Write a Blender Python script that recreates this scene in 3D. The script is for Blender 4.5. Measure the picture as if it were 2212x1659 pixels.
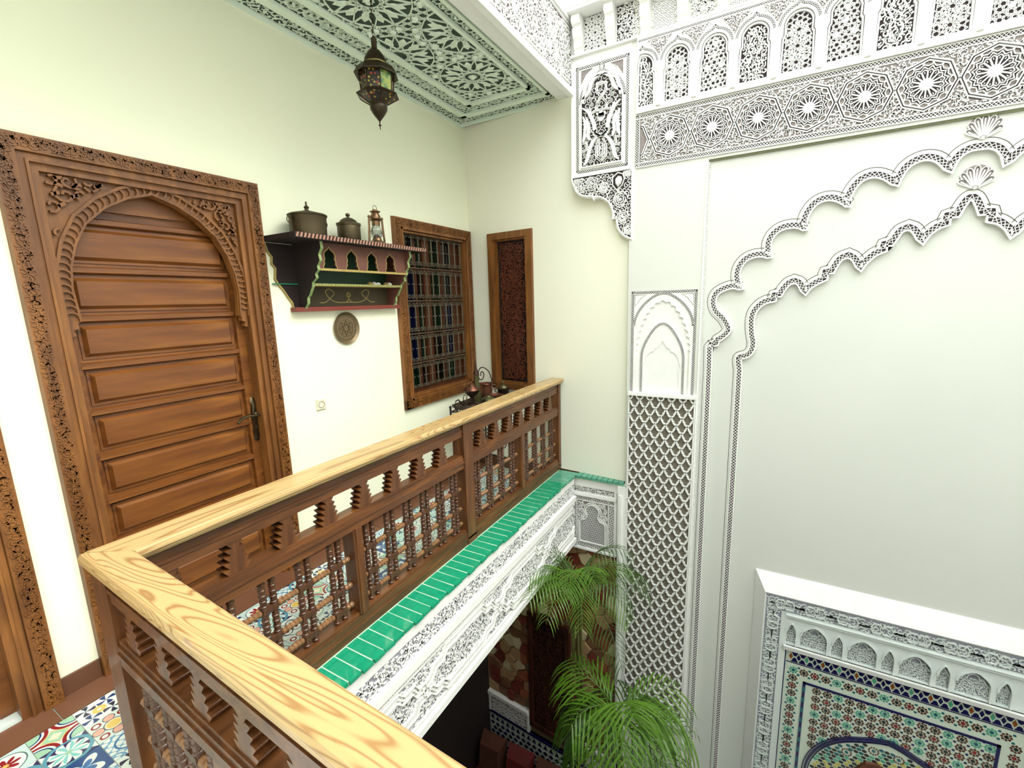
import bpy, math, random
from mathutils import Vector, Matrix
from mathutils.geometry import tessellate_polygon
PI = math.pi
C = bpy.context.scene.collection
sc = bpy.context.scene
for o in list(bpy.data.objects): bpy.data.objects.remove(o)

# ------------------------------------------------------------ camera
cam_d = bpy.data.cameras.new('camera'); cam = bpy.data.objects.new('camera', cam_d); C.objects.link(cam)
RR = Vector((0.8709, 0.4907, -0.0290)); FF = Vector((-0.4880, 0.8545, -0.1780)).normalized()
RR = (RR - RR.dot(FF) * FF).normalized(); UU = RR.cross(FF)
M = Matrix((RR, UU, -FF)).transposed().to_4x4(); M.translation = Vector((2.6, 0, 1.65))
cam.matrix_world = M
cam_d.sensor_width = 36; cam_d.lens = 36 * 975.1 / 2212; cam_d.clip_start = 0.02
sc.camera = cam
# ------------------------------------------------------------ sky over the open court, exposure
w = bpy.data.worlds.new('sky'); sc.world = w; w.use_nodes = True
bg = w.node_tree.nodes['Background']; bg.inputs[0].default_value = (0.93, 1.0, 1.0, 1); bg.inputs[1].default_value = 1.75
sun_d = bpy.data.lights.new('sun', 'SUN'); sun_d.energy = 1.6; sun_d.angle = math.radians(45); sun_d.color = (1.0, 0.98, 0.92)
sun = bpy.data.objects.new('sun', sun_d); C.objects.link(sun)
sun.rotation_euler = Vector((-0.62, -0.12, -0.78)).to_track_quat('-Z', 'Y').to_euler()
sc.view_settings.view_transform = 'Standard'; sc.view_settings.look = 'None'
sc.view_settings.gamma = 1; sc.view_settings.use_curve_mapping = False
sc.view_settings.exposure = 1.37

# ------------------------------------------------------------ materials
def lin(c):
    return tuple((x / 12.92 if x <= 0.04045 else ((x + 0.055) / 1.055) ** 2.4) for x in c)
class NT:
    def __init__(s, name):
        s.m = bpy.data.materials.new(name); s.m.use_nodes = True; s.t = s.m.node_tree
        s.b = s.t.nodes['Principled BSDF']; s.b.inputs['Roughness'].default_value = 0.6
    def n(s, t, **k):
        x = s.t.nodes.new(t)
        for a, v in k.items(): setattr(x, a, v)
        return x
    def L(s, a, b): s.t.links.new(a, b)
    def val(s, sock, v):
        if hasattr(v, 'is_output') or isinstance(v, bpy.types.NodeSocket): s.L(v, sock)
        else: sock.default_value = v
    def mth(s, op, a, b=None, c=None):
        x = s.n('ShaderNodeMath', operation=op); s.val(x.inputs[0], a)
        if b is not None: s.val(x.inputs[1], b)
        if c is not None: s.val(x.inputs[2], c)
        return x.outputs[0]
    def mix(s, f, a, b):
        x = s.n('ShaderNodeMix', data_type='RGBA'); s.val(x.inputs[0], f)
        for i, v in ((6, a), (7, b)):
            if isinstance(v, bpy.types.NodeSocket): s.L(v, x.inputs[i])
            else: x.inputs[i].default_value = (*lin(v), 1)
        return x.outputs[2]
    def co(s, scale=(1, 1, 1), kind='Object'):
        tc = s.n('ShaderNodeTexCoord'); mp = s.n('ShaderNodeMapping'); mp.inputs['Scale'].default_value = scale
        s.L(tc.outputs[kind], mp.inputs[0]); return mp.outputs[0]
    def noise(s, scale, co=None, detail=3, dist=0):
        x = s.n('ShaderNodeTexNoise'); x.inputs['Scale'].default_value = scale; x.inputs['Detail'].default_value = detail
        x.inputs['Distortion'].default_value = dist
        if co is not None: s.L(co, x.inputs['Vector'])
        return x.outputs[0]
    def ramp(s, f, stops):
        x = s.n('ShaderNodeValToRGB'); e = x.color_ramp.elements
        while len(e) < len(stops): e.new(0.5)
        for i, (p, c) in enumerate(stops): e[i].position = p; e[i].color = (*lin(c), 1)
        s.L(f, x.inputs[0]); return x.outputs[0]
    def bump(s, h, st=0.3, d=0.01):
        x = s.n('ShaderNodeBump'); x.inputs['Strength'].default_value = st; x.inputs['Distance'].default_value = d
        s.L(h, x.inputs['Height']); s.L(x.outputs[0], s.b.inputs['Normal'])
    def col(s, v):
        if isinstance(v, bpy.types.NodeSocket): s.L(v, s.b.inputs['Base Color'])
        else: s.b.inputs['Base Color'].default_value = (*lin(v), 1)
    def set(s, rough=None, metal=None, coat=None):
        if rough is not None: s.b.inputs['Roughness'].default_value = rough
        if metal is not None: s.b.inputs['Metallic'].default_value = metal
        if coat is not None: s.b.inputs['Coat Weight'].default_value = coat
        return s.m
def plain(name, c1, c2=None, scale=8, rough=0.6, metal=0, bump=0.0, bs=60, coat=None):
    t = NT(name)
    if c2: t.col(t.mix(t.noise(scale, t.co()), c1, c2))
    else:
        c2 = tuple(min(1, x * 0.93) for x in c1); t.col(t.mix(t.noise(scale, t.co()), c1, c2))
    if bump: t.bump(t.noise(bs, t.co()), bump, 0.004)
    return t.set(rough, metal, coat)
def wood(name, c1, c2, scale=(30, 30, 2), rough=0.45, knots=None, ns=1.0, coat=0.15):
    t = NT(name); co = t.co(scale); f = t.noise(ns, co, 5, 0.6)
    c = t.ramp(f, [(0.3, c1), (0.5, tuple((a + b) / 2 for a, b in zip(c1, c2))), (0.72, c2)])
    if knots:
        k = t.n('ShaderNodeTexVoronoi'); k.inputs['Scale'].default_value = 1.0; t.L(t.co((5, 5, 9)), k.inputs['Vector'])
        m = t.ramp(k.outputs['Distance'], [(0.05, (1, 1, 1)), (0.16, (0, 0, 0))])
        mm = t.n('ShaderNodeMix', data_type='RGBA'); t.L(m, mm.inputs[0]); t.L(c, mm.inputs[6]); mm.inputs[7].default_value = (*lin(knots), 1)
        c = mm.outputs[2]
    t.col(c); t.bump(f, 0.15, 0.002)
    return t.set(rough, coat=coat)
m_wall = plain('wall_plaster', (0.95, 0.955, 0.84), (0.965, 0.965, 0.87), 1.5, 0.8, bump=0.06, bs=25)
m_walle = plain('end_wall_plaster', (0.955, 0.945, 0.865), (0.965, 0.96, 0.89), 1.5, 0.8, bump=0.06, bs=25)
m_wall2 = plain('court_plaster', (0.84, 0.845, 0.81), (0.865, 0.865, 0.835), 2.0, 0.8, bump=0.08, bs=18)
m_stucco = plain('white_stucco', (0.965, 0.96, 0.945), (0.93, 0.925, 0.90), 12, 0.75, bump=0.08, bs=80)
m_ceil = plain('ceiling_stucco', (0.93, 0.975, 0.91), (0.90, 0.955, 0.88), 10, 0.75)
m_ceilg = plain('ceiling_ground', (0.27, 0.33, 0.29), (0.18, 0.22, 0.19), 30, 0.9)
m_dark = plain('carving_shade_ground', (0.25, 0.20, 0.20), (0.15, 0.11, 0.12), 40, 0.9)  # deep recess shade of the white carving, put into the base colour
m_fasg = plain('fascia_shade_ground', (0.66, 0.66, 0.70), (0.52, 0.52, 0.56), 60, 0.9)  # light recess shade of the fascia, put into the ground colour
m_pang = plain('panel_shade_ground', (0.42, 0.35, 0.35), (0.30, 0.24, 0.25), 60, 0.9)  # recess shade of the beam carving, painted as a dark ground
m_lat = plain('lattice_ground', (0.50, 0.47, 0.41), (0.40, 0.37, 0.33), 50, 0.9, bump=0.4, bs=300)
m_mid = plain('relief_shade_ground', (0.62, 0.58, 0.56), (0.45, 0.41, 0.40), 60, 0.9)  # shade between shallow reliefs, put into a grey-brown base colour
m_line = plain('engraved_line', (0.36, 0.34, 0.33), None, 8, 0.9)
m_cap = None
def mk_cap():
    t = NT('pale_pine'); co = t.co((5.5, .6, 5.5))
    d = t.noise(1.1, co, 2, 0.8)
    ring = t.mth('SINE', t.mth('MULTIPLY', d, 190.0))
    f = t.mth('POWER', t.mth('MULTIPLY_ADD', ring, 0.5, 0.5), 5.0)
    c = t.mix(f, (0.75, 0.64, 0.44), (0.56, 0.41, 0.24))
    c2 = t.mix(t.mth('MULTIPLY', t.noise(2.0, t.co((1, 1, 1))), 0.5), c, (0.70, 0.56, 0.36))
    t.col(c2); t.bump(f, 0.05, 0.001); return t.set(0.38, coat=0.25)
m_capA = mk_cap()
def mk_capB():
    t = NT('pale_pine_front'); co = t.co((.65, 6.0, 6.0))
    d = t.noise(1.25, co, 2, 0.9)
    ring = t.mth('SINE', t.mth('MULTIPLY', d, 190.0))
    f = t.mth('POWER', t.mth('MULTIPLY_ADD', ring, 0.5, 0.5), 5.0)
    c = t.mix(f, (0.75, 0.64, 0.44), (0.56, 0.41, 0.24))
    c2 = t.mix(t.mth('MULTIPLY', t.noise(2.0, t.co((1, 1, 1))), 0.45), c, (0.70, 0.56, 0.36))
    t.col(c2); t.bump(f, 0.05, 0.001); return t.set(0.38, coat=0.25)
m_capB = mk_capB()
m_rail = wood('rail_wood', (0.46, 0.28, 0.13), (0.27, 0.15, 0.07), (25, 3, 25), 0.4)
m_rail2 = wood('rail_wood_upright', (0.46, 0.28, 0.13), (0.28, 0.15, 0.07), (30, 30, 3), 0.4)
m_spin = wood('spindle_wood', (0.40, 0.25, 0.15), (0.22, 0.12, 0.07), (30, 30, 12), 0.38)
m_rod = wood('rod_wood', (0.58, 0.42, 0.27), (0.42, 0.28, 0.17), (12, 30, 30), 0.36)
m_door = wood('door_wood', (0.53, 0.32, 0.11), (0.35, 0.18, 0.05), (18, 2, 18), 0.45, (0.30, 0.15, 0.06))
m_frame = wood('carved_frame_wood', (0.55, 0.35, 0.15), (0.38, 0.22, 0.08), (20, 20, 3), 0.5)
m_carveg = wood('carving_shadow_wood', (0.45, 0.28, 0.14), (0.36, 0.21, 0.10), (20, 20, 20), 0.6)
m_dwood = wood('dark_wood', (0.34, 0.17, 0.10), (0.22, 0.10, 0.06), (20, 20, 4), 0.4)
m_dwood2 = wood('carved_dark_wood', (0.42, 0.22, 0.14), (0.30, 0.15, 0.10), (20, 20, 4), 0.35)
m_case = wood('casement_wood', (0.36, 0.19, 0.08), (0.24, 0.11, 0.04), (20, 20, 4), 0.45)
m_black = plain('shelf_black', (0.07, 0.035, 0.03), (0.13, 0.05, 0.035), 10, 0.8)
m_shg = plain('shelf_green', (0.05, 0.22, 0.10), (0.03, 0.15, 0.07), 10, 0.5)
m_pink = plain('shelf_pink', (0.44, 0.28, 0.22), (0.36, 0.20, 0.16), 30, 0.6)
m_gold = plain('shelf_gold_paint', (0.72, 0.63, 0.35), (0.55, 0.48, 0.28), 60, 0.5)
m_gw = plain('shelf_green_edge', (0.32, 0.45, 0.18), (0.66, 0.72, 0.50), 45, 0.5)
m_red = plain('shelf_red', (0.48, 0.20, 0.15), None, 20, 0.5)
m_olive = plain('shelf_olive', (0.27, 0.23, 0.13), (0.20, 0.17, 0.10), 20, 0.6)
m_iron = plain('black_iron', (0.16, 0.13, 0.12), (0.24, 0.2, 0.18), 30, 0.45, 0.6)
m_grille = plain('grille_iron', (0.40, 0.36, 0.28), (0.28, 0.25, 0.20), 30, 0.4, 0.2)
m_bronze = plain('bronze_pot', (0.36, 0.31, 0.22), (0.27, 0.23, 0.16), 14, 0.45, 0.75, bump=0.2, bs=20)
m_brass = plain('lamp_brass', (0.55, 0.43, 0.32), (0.42, 0.31, 0.22), 20, 0.35, 0.85)
m_copper = plain('old_copper', (0.55, 0.36, 0.28), (0.40, 0.26, 0.20), 20, 0.4, 0.8, bump=0.2, bs=60)
m_copd = plain('dark_copper', (0.32, 0.23, 0.19), (0.20, 0.15, 0.12), 20, 0.4, 0.8)
m_pewt = plain('green_bronze', (0.42, 0.42, 0.28), (0.33, 0.30, 0.20), 20, 0.45, 0.7, bump=0.2, bs=50)
m_plate = plain('brass_tray', (0.52, 0.45, 0.33), (0.42, 0.36, 0.27), 50, 0.45, 0.6, bump=0.3, bs=120)
m_hand = plain('antique_bronze_handle', (0.42, 0.36, 0.26), (0.22, 0.2, 0.15), 40, 0.3, 0.9)
m_switch = plain('switch_plastic', (0.90, 0.87, 0.78), None, 5, 0.4)
m_skirt = plain('brown_skirting_tile', (0.42, 0.28, 0.20), (0.37, 0.24, 0.17), 4, 0.35)
m_skirt2 = plain('brown_border_tile', (0.48, 0.32, 0.23), (0.42, 0.28, 0.20), 4, 0.35)
m_grout = plain('grout', (0.74, 0.76, 0.70), (0.62, 0.66, 0.58), 30, 0.9)
m_marble = plain('white_marble', (0.86, 0.90, 0.88), None, 4, 0.2)
m_gtile = plain('green_glazed_tile', (0.10, 0.62, 0.46), (0.05, 0.50, 0.36), 25, 0.14, bump=0.15, bs=30, coat=0.5)
m_gtile2 = plain('pale_green_tile', (0.36, 0.66, 0.55), (0.20, 0.52, 0.42), 25, 0.2, bump=0.2, bs=30, coat=0.4)
m_ggrout = plain('green_ledge_grout', (0.66, 0.86, 0.72), (0.80, 0.86, 0.74), 40, 0.8)
m_stone = [plain('stone_%s' % n, a, b, 9, 0.7, bump=0.3, bs=30) for n, a, b in (
    ('red', (0.56, 0.24, 0.16), (0.42, 0.17, 0.12)), ('tan', (0.74, 0.60, 0.42), (0.62, 0.48, 0.33)),
    ('cream', (0.88, 0.82, 0.66), (0.78, 0.70, 0.52)), ('brown', (0.55, 0.38, 0.26), (0.46, 0.30, 0.20)), ('rust', (0.66, 0.38, 0.25), (0.56, 0.31, 0.20)))]
m_mortar = plain('mortar', (0.52, 0.45, 0.32), (0.44, 0.36, 0.26), 12, 0.9)
m_lowdark = plain('lower_wall_shade', (0.14, 0.07, 0.06), (0.09, 0.05, 0.05), 4, 0.8)  # deep shade under the gallery, put into a dark wall colour
m_lowfloor = plain('lower_floor_shade', (0.18, 0.08, 0.06), (0.12, 0.05, 0.04), 4, 0.5)  # lower room's shade, put into a dark floor colour
m_redcloth = plain('red_cloth', (0.42, 0.07, 0.06), (0.30, 0.10, 0.06), 8, 0.8)
m_browncloth = plain('brown_cloth', (0.36, 0.19, 0.10), (0.24, 0.10, 0.07), 8, 0.8)
m_navy = plain('navy_zellige', (0.09, 0.07, 0.34), (0.06, 0.05, 0.26), 20, 0.2, coat=0.4)
m_teal = plain('teal_zellige', (0.10, 0.42, 0.42), (0.08, 0.34, 0.40), 20, 0.2, coat=0.4)
m_zgreen = plain('green_zellige', (0.36, 0.70, 0.56), (0.30, 0.62, 0.52), 20, 0.2, coat=0.4)
m_zbrown = plain('brown_zellige', (0.38, 0.20, 0.13), (0.30, 0.15, 0.10), 20, 0.2, coat=0.4)
m_zred = plain('red_zellige', (0.55, 0.13, 0.12), None, 20, 0.2, coat=0.4)
m_zamb = plain('amber_zellige', (0.60, 0.33, 0.12), None, 20, 0.2, coat=0.4)
m_zyel = plain('yellow_zellige', (0.80, 0.75, 0.36), None, 20, 0.2, coat=0.4)
m_zblk = plain('black_zellige', (0.10, 0.12, 0.10), None, 20, 0.2, coat=0.4)
m_zwhite = plain('white_zellige', (0.88, 0.91, 0.84), (0.82, 0.87, 0.80), 30, 0.3)
m_bord = plain('grey_stucco', (0.90, 0.92, 0.90), (0.84, 0.87, 0.85), 12, 0.75)
def leafmat(name, a, b):
    t = NT(name); t.col(t.mix(t.noise(14, t.co()), a, b)); t.b.inputs['Roughness'].default_value = 0.35
    t.b.inputs['Subsurface Weight'].default_value = 0.0
    tr = t.n('ShaderNodeBsdfTranslucent'); tr.inputs[0].default_value = (*lin(tuple(min(1, x * 1.25) for x in a)), 1)
    ms = t.n('ShaderNodeMixShader'); ms.inputs[0].default_value = 0.3
    t.L(t.b.outputs[0], ms.inputs[1]); t.L(tr.outputs[0], ms.inputs[2])
    t.L(ms.outputs[0], t.t.nodes['Material Output'].inputs[0]); return t.m
m_leaf = leafmat('palm_leaf', (0.42, 0.56, 0.17), (0.24, 0.42, 0.10))
m_leaf2 = leafmat('palm_leaf_dark', (0.17, 0.31, 0.08), (0.27, 0.38, 0.10))
m_stem = plain('palm_stem', (0.40, 0.42, 0.20), (0.34, 0.27, 0.15), 10, 0.6)
m_pot = plain('terracotta', (0.55, 0.30, 0.2), None, 5, 0.7)
def glass(name, c):
    t = NT(name); t.col(c); t.set(0.08); t.b.inputs['Transmission Weight'].default_value = 0.35; t.b.inputs['IOR'].default_value = 1.45; return t.m
m_gblue = glass('blue_pane', (0.03, 0.05, 0.17)); m_ggreen = glass('green_pane', (0.03, 0.13, 0.08)); m_gdark = glass('dark_pane', (0.05, 0.06, 0.06))
m_clear = glass('lamp_glass', (0.80, 0.82, 0.78)); m_clear.node_tree.nodes['Principled BSDF'].inputs['Transmission Weight'].default_value = 0.8
def lampglass():
    t = NT('painted_lantern_glass'); v = t.n('ShaderNodeTexVoronoi'); v.inputs['Scale'].default_value = 55; t.L(t.co(), v.inputs['Vector'])
    f = t.ramp(v.outputs['Distance'], [(0.25, (1, 1, 1)), (0.4, (0, 0, 0))])
    h = t.n('ShaderNodeSeparateColor'); t.L(v.outputs['Color'], h.inputs[0])
    c = t.mix(t.mth('GREATER_THAN', h.outputs[0], 0.5), (0.60, 0.20, 0.10), (0.66, 0.58, 0.20))
    mm = t.n('ShaderNodeMix', data_type='RGBA'); t.L(f, mm.inputs[0]); mm.inputs[6].default_value = (*lin((0.13, 0.10, 0.07)), 1); t.L(c, mm.inputs[7])
    t.col(mm.outputs[2]); t.b.inputs['Transmission Weight'].default_value = 0.15; return t.set(0.15)
m_lglass = lampglass()
def lampgreen():
    t = NT('green_lantern_glass'); v = t.noise(40, t.co()); t.col(t.ramp(v, [(0.4, (0.30, 0.46, 0.26)), (0.6, (0.62, 0.66, 0.30))]))
    t.b.inputs['Transmission Weight'].default_value = 0.2; return t.set(0.15)
m_lgreen = lampgreen()
m_lmetal = plain('lantern_metal', (0.15, 0.11, 0.07), (0.24, 0.19, 0.11), 30, 0.4, 0.6)
m_lgold = plain('lantern_band', (0.55, 0.50, 0.28), None, 30, 0.4, 0.5)

# ------------------------------------------------------------ geometry helpers
class Fr:
    def __init__(s, O, U, V, W): s.O, s.U, s.V, s.W = Vector(O), Vector(U), Vector(V), Vector(W)
    def p(s, u, v, w): return s.O + s.U * u + s.V * v + s.W * w
TH = -0.0912
FL = Fr((0, 0, 0), (0, 1, 0), (0, 0, 1), (1, 0, 0))                       # left wall, w into the gallery
FE = Fr((0, 3.793, 0), (math.cos(TH), math.sin(TH), 0), (0, 0, 1), (math.sin(TH), -math.cos(TH), 0))   # end wall
FA = Fr((0, 3.6, 0), (1, 0, 0), (0, 0, 1), (0, -1, 0))                    # court facade
FB = Fr((1.15, 0, 0), (0, 1, 0), (0, 0, 1), (1, 0, 0))                    # face of the gallery slab and of the upper beam
FC = Fr((0, 0, 3.28), (1, 0, 0), (0, 1, 0), (0, 0, -1))                   # ceiling, w downwards
FP = Fr((0, 3.63, 0), (1, 0, 0), (0, 0, 1), (0, -1, 0))                   # small panel below the end ledge
FT = Fr((0, 0, 0), (1, 0, 0), (0, 1, 0), (0, 0, 1))                       # plan
def wloc(o):
    v = Vector((0, 0, 0))
    while o is not None: v = v + o.location; o = o.parent
    return v
class MB:
    def __init__(s): s.v = []; s.f = []
    def add(s, vs, fs):
        b = len(s.v); s.v += [tuple(x) for x in vs]; s.f += [tuple(b + i for i in f) for f in fs]
    def box(s, x0, x1, y0, y1, z0, z1):
        s.add([(x0, y0, z0), (x1, y0, z0), (x1, y1, z0), (x0, y1, z0), (x0, y0, z1), (x1, y0, z1), (x1, y1, z1), (x0, y1, z1)],
              [(0, 3, 2, 1), (4, 5, 6, 7), (0, 1, 5, 4), (1, 2, 6, 5), (2, 3, 7, 6), (3, 0, 4, 7)])
    def fbox(s, F, u0, u1, v0, v1, w0, w1, bev=0.0):
        a = [F.p(u, v, w0) for u, v in ((u0, v0), (u1, v0), (u1, v1), (u0, v1))]
        b = [F.p(u, v, w1) for u, v in ((u0 + bev, v0 + bev), (u1 - bev, v0 + bev), (u1 - bev, v1 - bev), (u0 + bev, v1 - bev))]
        s.add(a + b, [(0, 3, 2, 1), (4, 5, 6, 7), (0, 1, 5, 4), (1, 2, 6, 5), (2, 3, 7, 6), (3, 0, 4, 7)])
    def poly(s, F, pts, w0, w1, bev=0.0):
        n = len(pts); cu = sum(p[0] for p in pts) / n; cv = sum(p[1] for p in pts) / n
        k = 1 - bev
        a = [F.p(u, v, w0) for u, v in pts]; b = [F.p(cu + (u - cu) * k, cv + (v - cv) * k, w1) for u, v in pts]
        s.add(a + b, [tuple(range(n, 2 * n))] + [(i, (i + 1) % n, n + (i + 1) % n, n + i) for i in range(n)])
    def plate(s, F, outer, holes, w0, w1):
        loops = [outer] + holes; flat = [p for l in loops for p in l]
        tr = tessellate_polygon([[Vector((u, v, 0)) for u, v in l] for l in loops])
        s.add([F.p(u, v, w1) for u, v in flat], tr)
        for l in loops:
            n = len(l); s.add([F.p(u, v, w0) for u, v in l] + [F.p(u, v, w1) for u, v in l], [(i, (i + 1) % n, n + (i + 1) % n, n + i) for i in range(n)])
    def seg(s, F, a, b, wd, w0, w1):
        dx, dy = b[0] - a[0], b[1] - a[1]; l = math.hypot(dx, dy)
        if l < 1e-6: return
        nx, ny = -dy / l * wd / 2, dx / l * wd / 2
        q = [(a[0] + nx, a[1] + ny), (a[0] - nx, a[1] - ny), (b[0] - nx, b[1] - ny), (b[0] + nx, b[1] + ny)]
        s.add([F.p(u, v, w1) for u, v in q] + [F.p(u, v, w0) for u, v in q], [(0, 1, 2, 3), (0, 3, 7, 4), (1, 2, 6, 5)])
    def ribbon(s, F, pts, wd, w0, w1, closed=False):
        n = len(pts); A = []; 
        for i in range(n):
            p0 = pts[(i - 1) % n] if (closed or i > 0) else None; p1 = pts[i]; p2 = pts[(i + 1) % n] if (closed or i < n - 1) else None
            ns = []
            for a, b in ((p0, p1), (p1, p2)):
                if a is None or b is None: continue
                dx, dy = b[0] - a[0], b[1] - a[1]; l = math.hypot(dx, dy) or 1e-9; ns.append((-dy / l, dx / l))
            nx = sum(q[0] for q in ns) / len(ns); ny = sum(q[1] for q in ns) / len(ns); l2 = max(nx * nx + ny * ny, 0.25)
            A.append((nx / l2 * wd / 2, ny / l2 * wd / 2))
        vs = []
        for (u, v), (nx, ny) in zip(pts, A):
            vs += [F.p(u + nx, v + ny, w0), F.p(u + nx, v + ny, w1), F.p(u - nx, v - ny, w1), F.p(u - nx, v - ny, w0)]
        fs = []
        for i in range(n if closed else n - 1):
            j = (i + 1) % n; a, b = 4 * i, 4 * j
            fs += [(a, a + 1, b + 1, b), (a + 1, a + 2, b + 2, b + 1), (a + 2, a + 3, b + 3, b + 2)]
        s.add(vs, fs)
    def lathe(s, prof, c=(0, 0, 0), n=20, axis=None, sx=1, sy=1, rot=0):
        M_ = axis or Matrix.Identity(3); c = Vector(c); vs = []; fs = []
        for r, z in prof:
            for k in range(n):
                a = 2 * PI * k / n + rot; vs.append(c + M_ @ Vector((r * math.cos(a) * sx, r * math.sin(a) * sy, z)))
        for i in range(len(prof) - 1):
            for k in range(n):
                k2 = (k + 1) % n; fs.append((i * n + k, i * n + k2, (i + 1) * n + k2, (i + 1) * n + k))
        fs.append(tuple(range(n))[::-1]); m = (len(prof) - 1) * n; fs.append(tuple(range(m, m + n)))
        s.add(vs, fs)
    def tube(s, pts, r, n=6, taper=None):
        pts = [Vector(p) for p in pts]; vs = []; fs = []; ref = Vector((0.123, 0.3, 1)).normalized()
        for i, p in enumerate(pts):
            d = (pts[min(i + 1, len(pts) - 1)] - pts[max(i - 1, 0)]).normalized()
            a = d.cross(ref)
            if a.length < 0.05: a = d.cross(Vector((1, 0, 0)))
            a.normalize(); b = d.cross(a); rr = r * (taper(i / (len(pts) - 1)) if taper else 1)
            for k in range(n):
                t = 2 * PI * k / n; vs.append(p + (a * math.cos(t) + b * math.sin(t)) * rr)
        for i in range(len(pts) - 1):
            for k in range(n):
                k2 = (k + 1) % n; fs.append((i * n + k, i * n + k2, (i + 1) * n + k2, (i + 1) * n + k))
        fs.append(tuple(range(n))); m = (len(pts) - 1) * n; fs.append(tuple(range(m, m + n)))
        s.add(vs, fs)
    def sphere(s, c, r, n=10, sz=1):
        s.lathe([(max(1e-4, r * math.sin(PI * i / (n // 2 + 2))), -r * sz * math.cos(PI * i / (n // 2 + 2))) for i in range(n // 2 + 3)], c, n)
    def mesh(s, name, mat, smooth=False, origin=None):
        me = bpy.data.meshes.new(name)
        vs = s.v if origin is None else [(x - origin[0], y - origin[1], z - origin[2]) for x, y, z in s.v]
        me.from_pydata(vs, [], s.f); me.materials.append(mat)
        if smooth:
            me.polygons.foreach_set('use_smooth', [True] * len(me.polygons))
            try: me.set_sharp_from_angle(angle=math.radians(40))
            except Exception: pass
        me.update(); return me
    def build(s, name, mat, parent=None, smooth=False, stuff=False, origin=None, label=None):
        o = bpy.data.objects.new(name, s.mesh(name, mat, smooth, origin)); C.objects.link(o)
        if origin is not None: o.location = origin
        if parent is not None:
            o.parent = parent; o.location = o.location - wloc(parent)
        if stuff: o['kind'] = 'stuff'
        if label: o['label'] = label
        return o
def inst(src, parent, loc, name=None, rz=None):
    o = src.copy(); C.objects.link(o); o.parent = parent; o.location = Vector(loc) - (wloc(parent) if parent else Vector((0, 0, 0)))
    if rz is not None: o.rotation_euler = (0, 0, rz)
    if name: o.name = name
    return o
def tag(o, label, cat, group=None):
    o['label'] = label; o['category'] = cat
    if group: o['group'] = group
    return o
def thing(name, label, cat, loc=(0, 0, 0), group=None):
    o = bpy.data.objects.new(name, None); C.objects.link(o); o.location = loc; o.empty_display_size = 0.05
    return tag(o, label, cat, group)
def struct(name, mb, mat, **k):
    o = mb.build(name, mat, **k); o['kind'] = 'structure'; return o
def sempty(name):
    o = bpy.data.objects.new(name, None); C.objects.link(o); o['kind'] = 'structure'; return o

def inpoly(u, v, P):
    c = False; n = len(P); j = n - 1
    for i in range(n):
        if (P[i][1] > v) != (P[j][1] > v) and u < (P[j][0] - P[i][0]) * (v - P[i][1]) / (P[j][1] - P[i][1]) + P[i][0]: c = not c
        j = i
    return c
def runs(a, b, test, step=0.012):
    l = math.hypot(b[0] - a[0], b[1] - a[1]); n = max(1, int(l / step)); out = []; st = None
    for i in range(n + 1):
        t = i / n; p = (a[0] + (b[0] - a[0]) * t, a[1] + (b[1] - a[1]) * t)
        if test(*p):
            if st is None: st = p
            last = p
        elif st is not None:
            if st != last: out.append((st, last))
            st = None
    if st is not None and st != last: out.append((st, last))
    return out
def kagome(mb, F, test, bb, p, wd, w0, w1, rot=0, step=None):
    cu, cv = (bb[0] + bb[1]) / 2, (bb[2] + bb[3]) / 2; R = math.hypot(bb[1] - bb[0], bb[3] - bb[2]) / 2
    for k in range(3):
        a = rot + k * PI / 3; d = (math.cos(a), math.sin(a)); nn = (-d[1], d[0]); m = int(R / p) + 2
        for i in range(-m, m + 1):
            o = (i + 0.5) * p; q = (cu + nn[0] * o, cv + nn[1] * o)
            for r in runs((q[0] - d[0] * R, q[1] - d[1] * R), (q[0] + d[0] * R, q[1] + d[1] * R), test, step or p * 0.3): mb.seg(F, r[0], r[1], wd, w0, w1)
def star(mb, F, c, R, n, k, wd, w0, w1, rot=0, test=None):
    pts = [(c[0] + R * math.cos(rot + 2 * PI * i / n), c[1] + R * math.sin(rot + 2 * PI * i / n)) for i in range(n)]
    for i in range(n):
        a, b = pts[i], pts[(i + k) % n]
        for r in (runs(a, b, test, 0.01) if test else [(a, b)]): mb.seg(F, r[0], r[1], wd, w0, w1)
def scrolls(mb, F, test, bb, p, wd, w0, w1, seed=1, turns=1.35, leaf=True):
    rnd = random.Random(seed); row = 0; v = bb[2] + p * 0.4
    while v < bb[3]:
        u = bb[0] + (p * 0.5 if row % 2 else p * 0.1)
        while u < bb[1] + p * 0.3:
            cu, cv = u + rnd.uniform(-.1, .1) * p, v + rnd.uniform(-.1, .1) * p
            if test(cu, cv):
                a0 = rnd.uniform(0, 2 * PI); s = 1 if (row + int(u / p)) % 2 else -1; pts = []
                for i in range(12):
                    t = i / 11; r = p * (0.60 - 0.48 * t); a = a0 + s * turns * 2 * PI * t
                    q = (cu + r * math.cos(a), cv + r * math.sin(a))
                    if test(*q): pts.append(q)
                    else:
                        if len(pts) > 1: mb.ribbon(F, pts, wd, w0, w1)
                        pts = []
                if len(pts) > 1: mb.ribbon(F, pts, wd, w0, w1)
                if leaf:
                    for k in range(2):
                        a = a0 + k * PI + 0.6; q0 = (cu + p * .3 * math.cos(a), cv + p * .3 * math.sin(a)); q1 = (cu + p * .72 * math.cos(a + .5), cv + p * .72 * math.sin(a + .5))
                        if test(*q0) and test(*q1): mb.seg(F, q0, q1, wd * 1.5, w0, w1)
            u += p
        v += p * 0.86; row += 1
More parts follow.
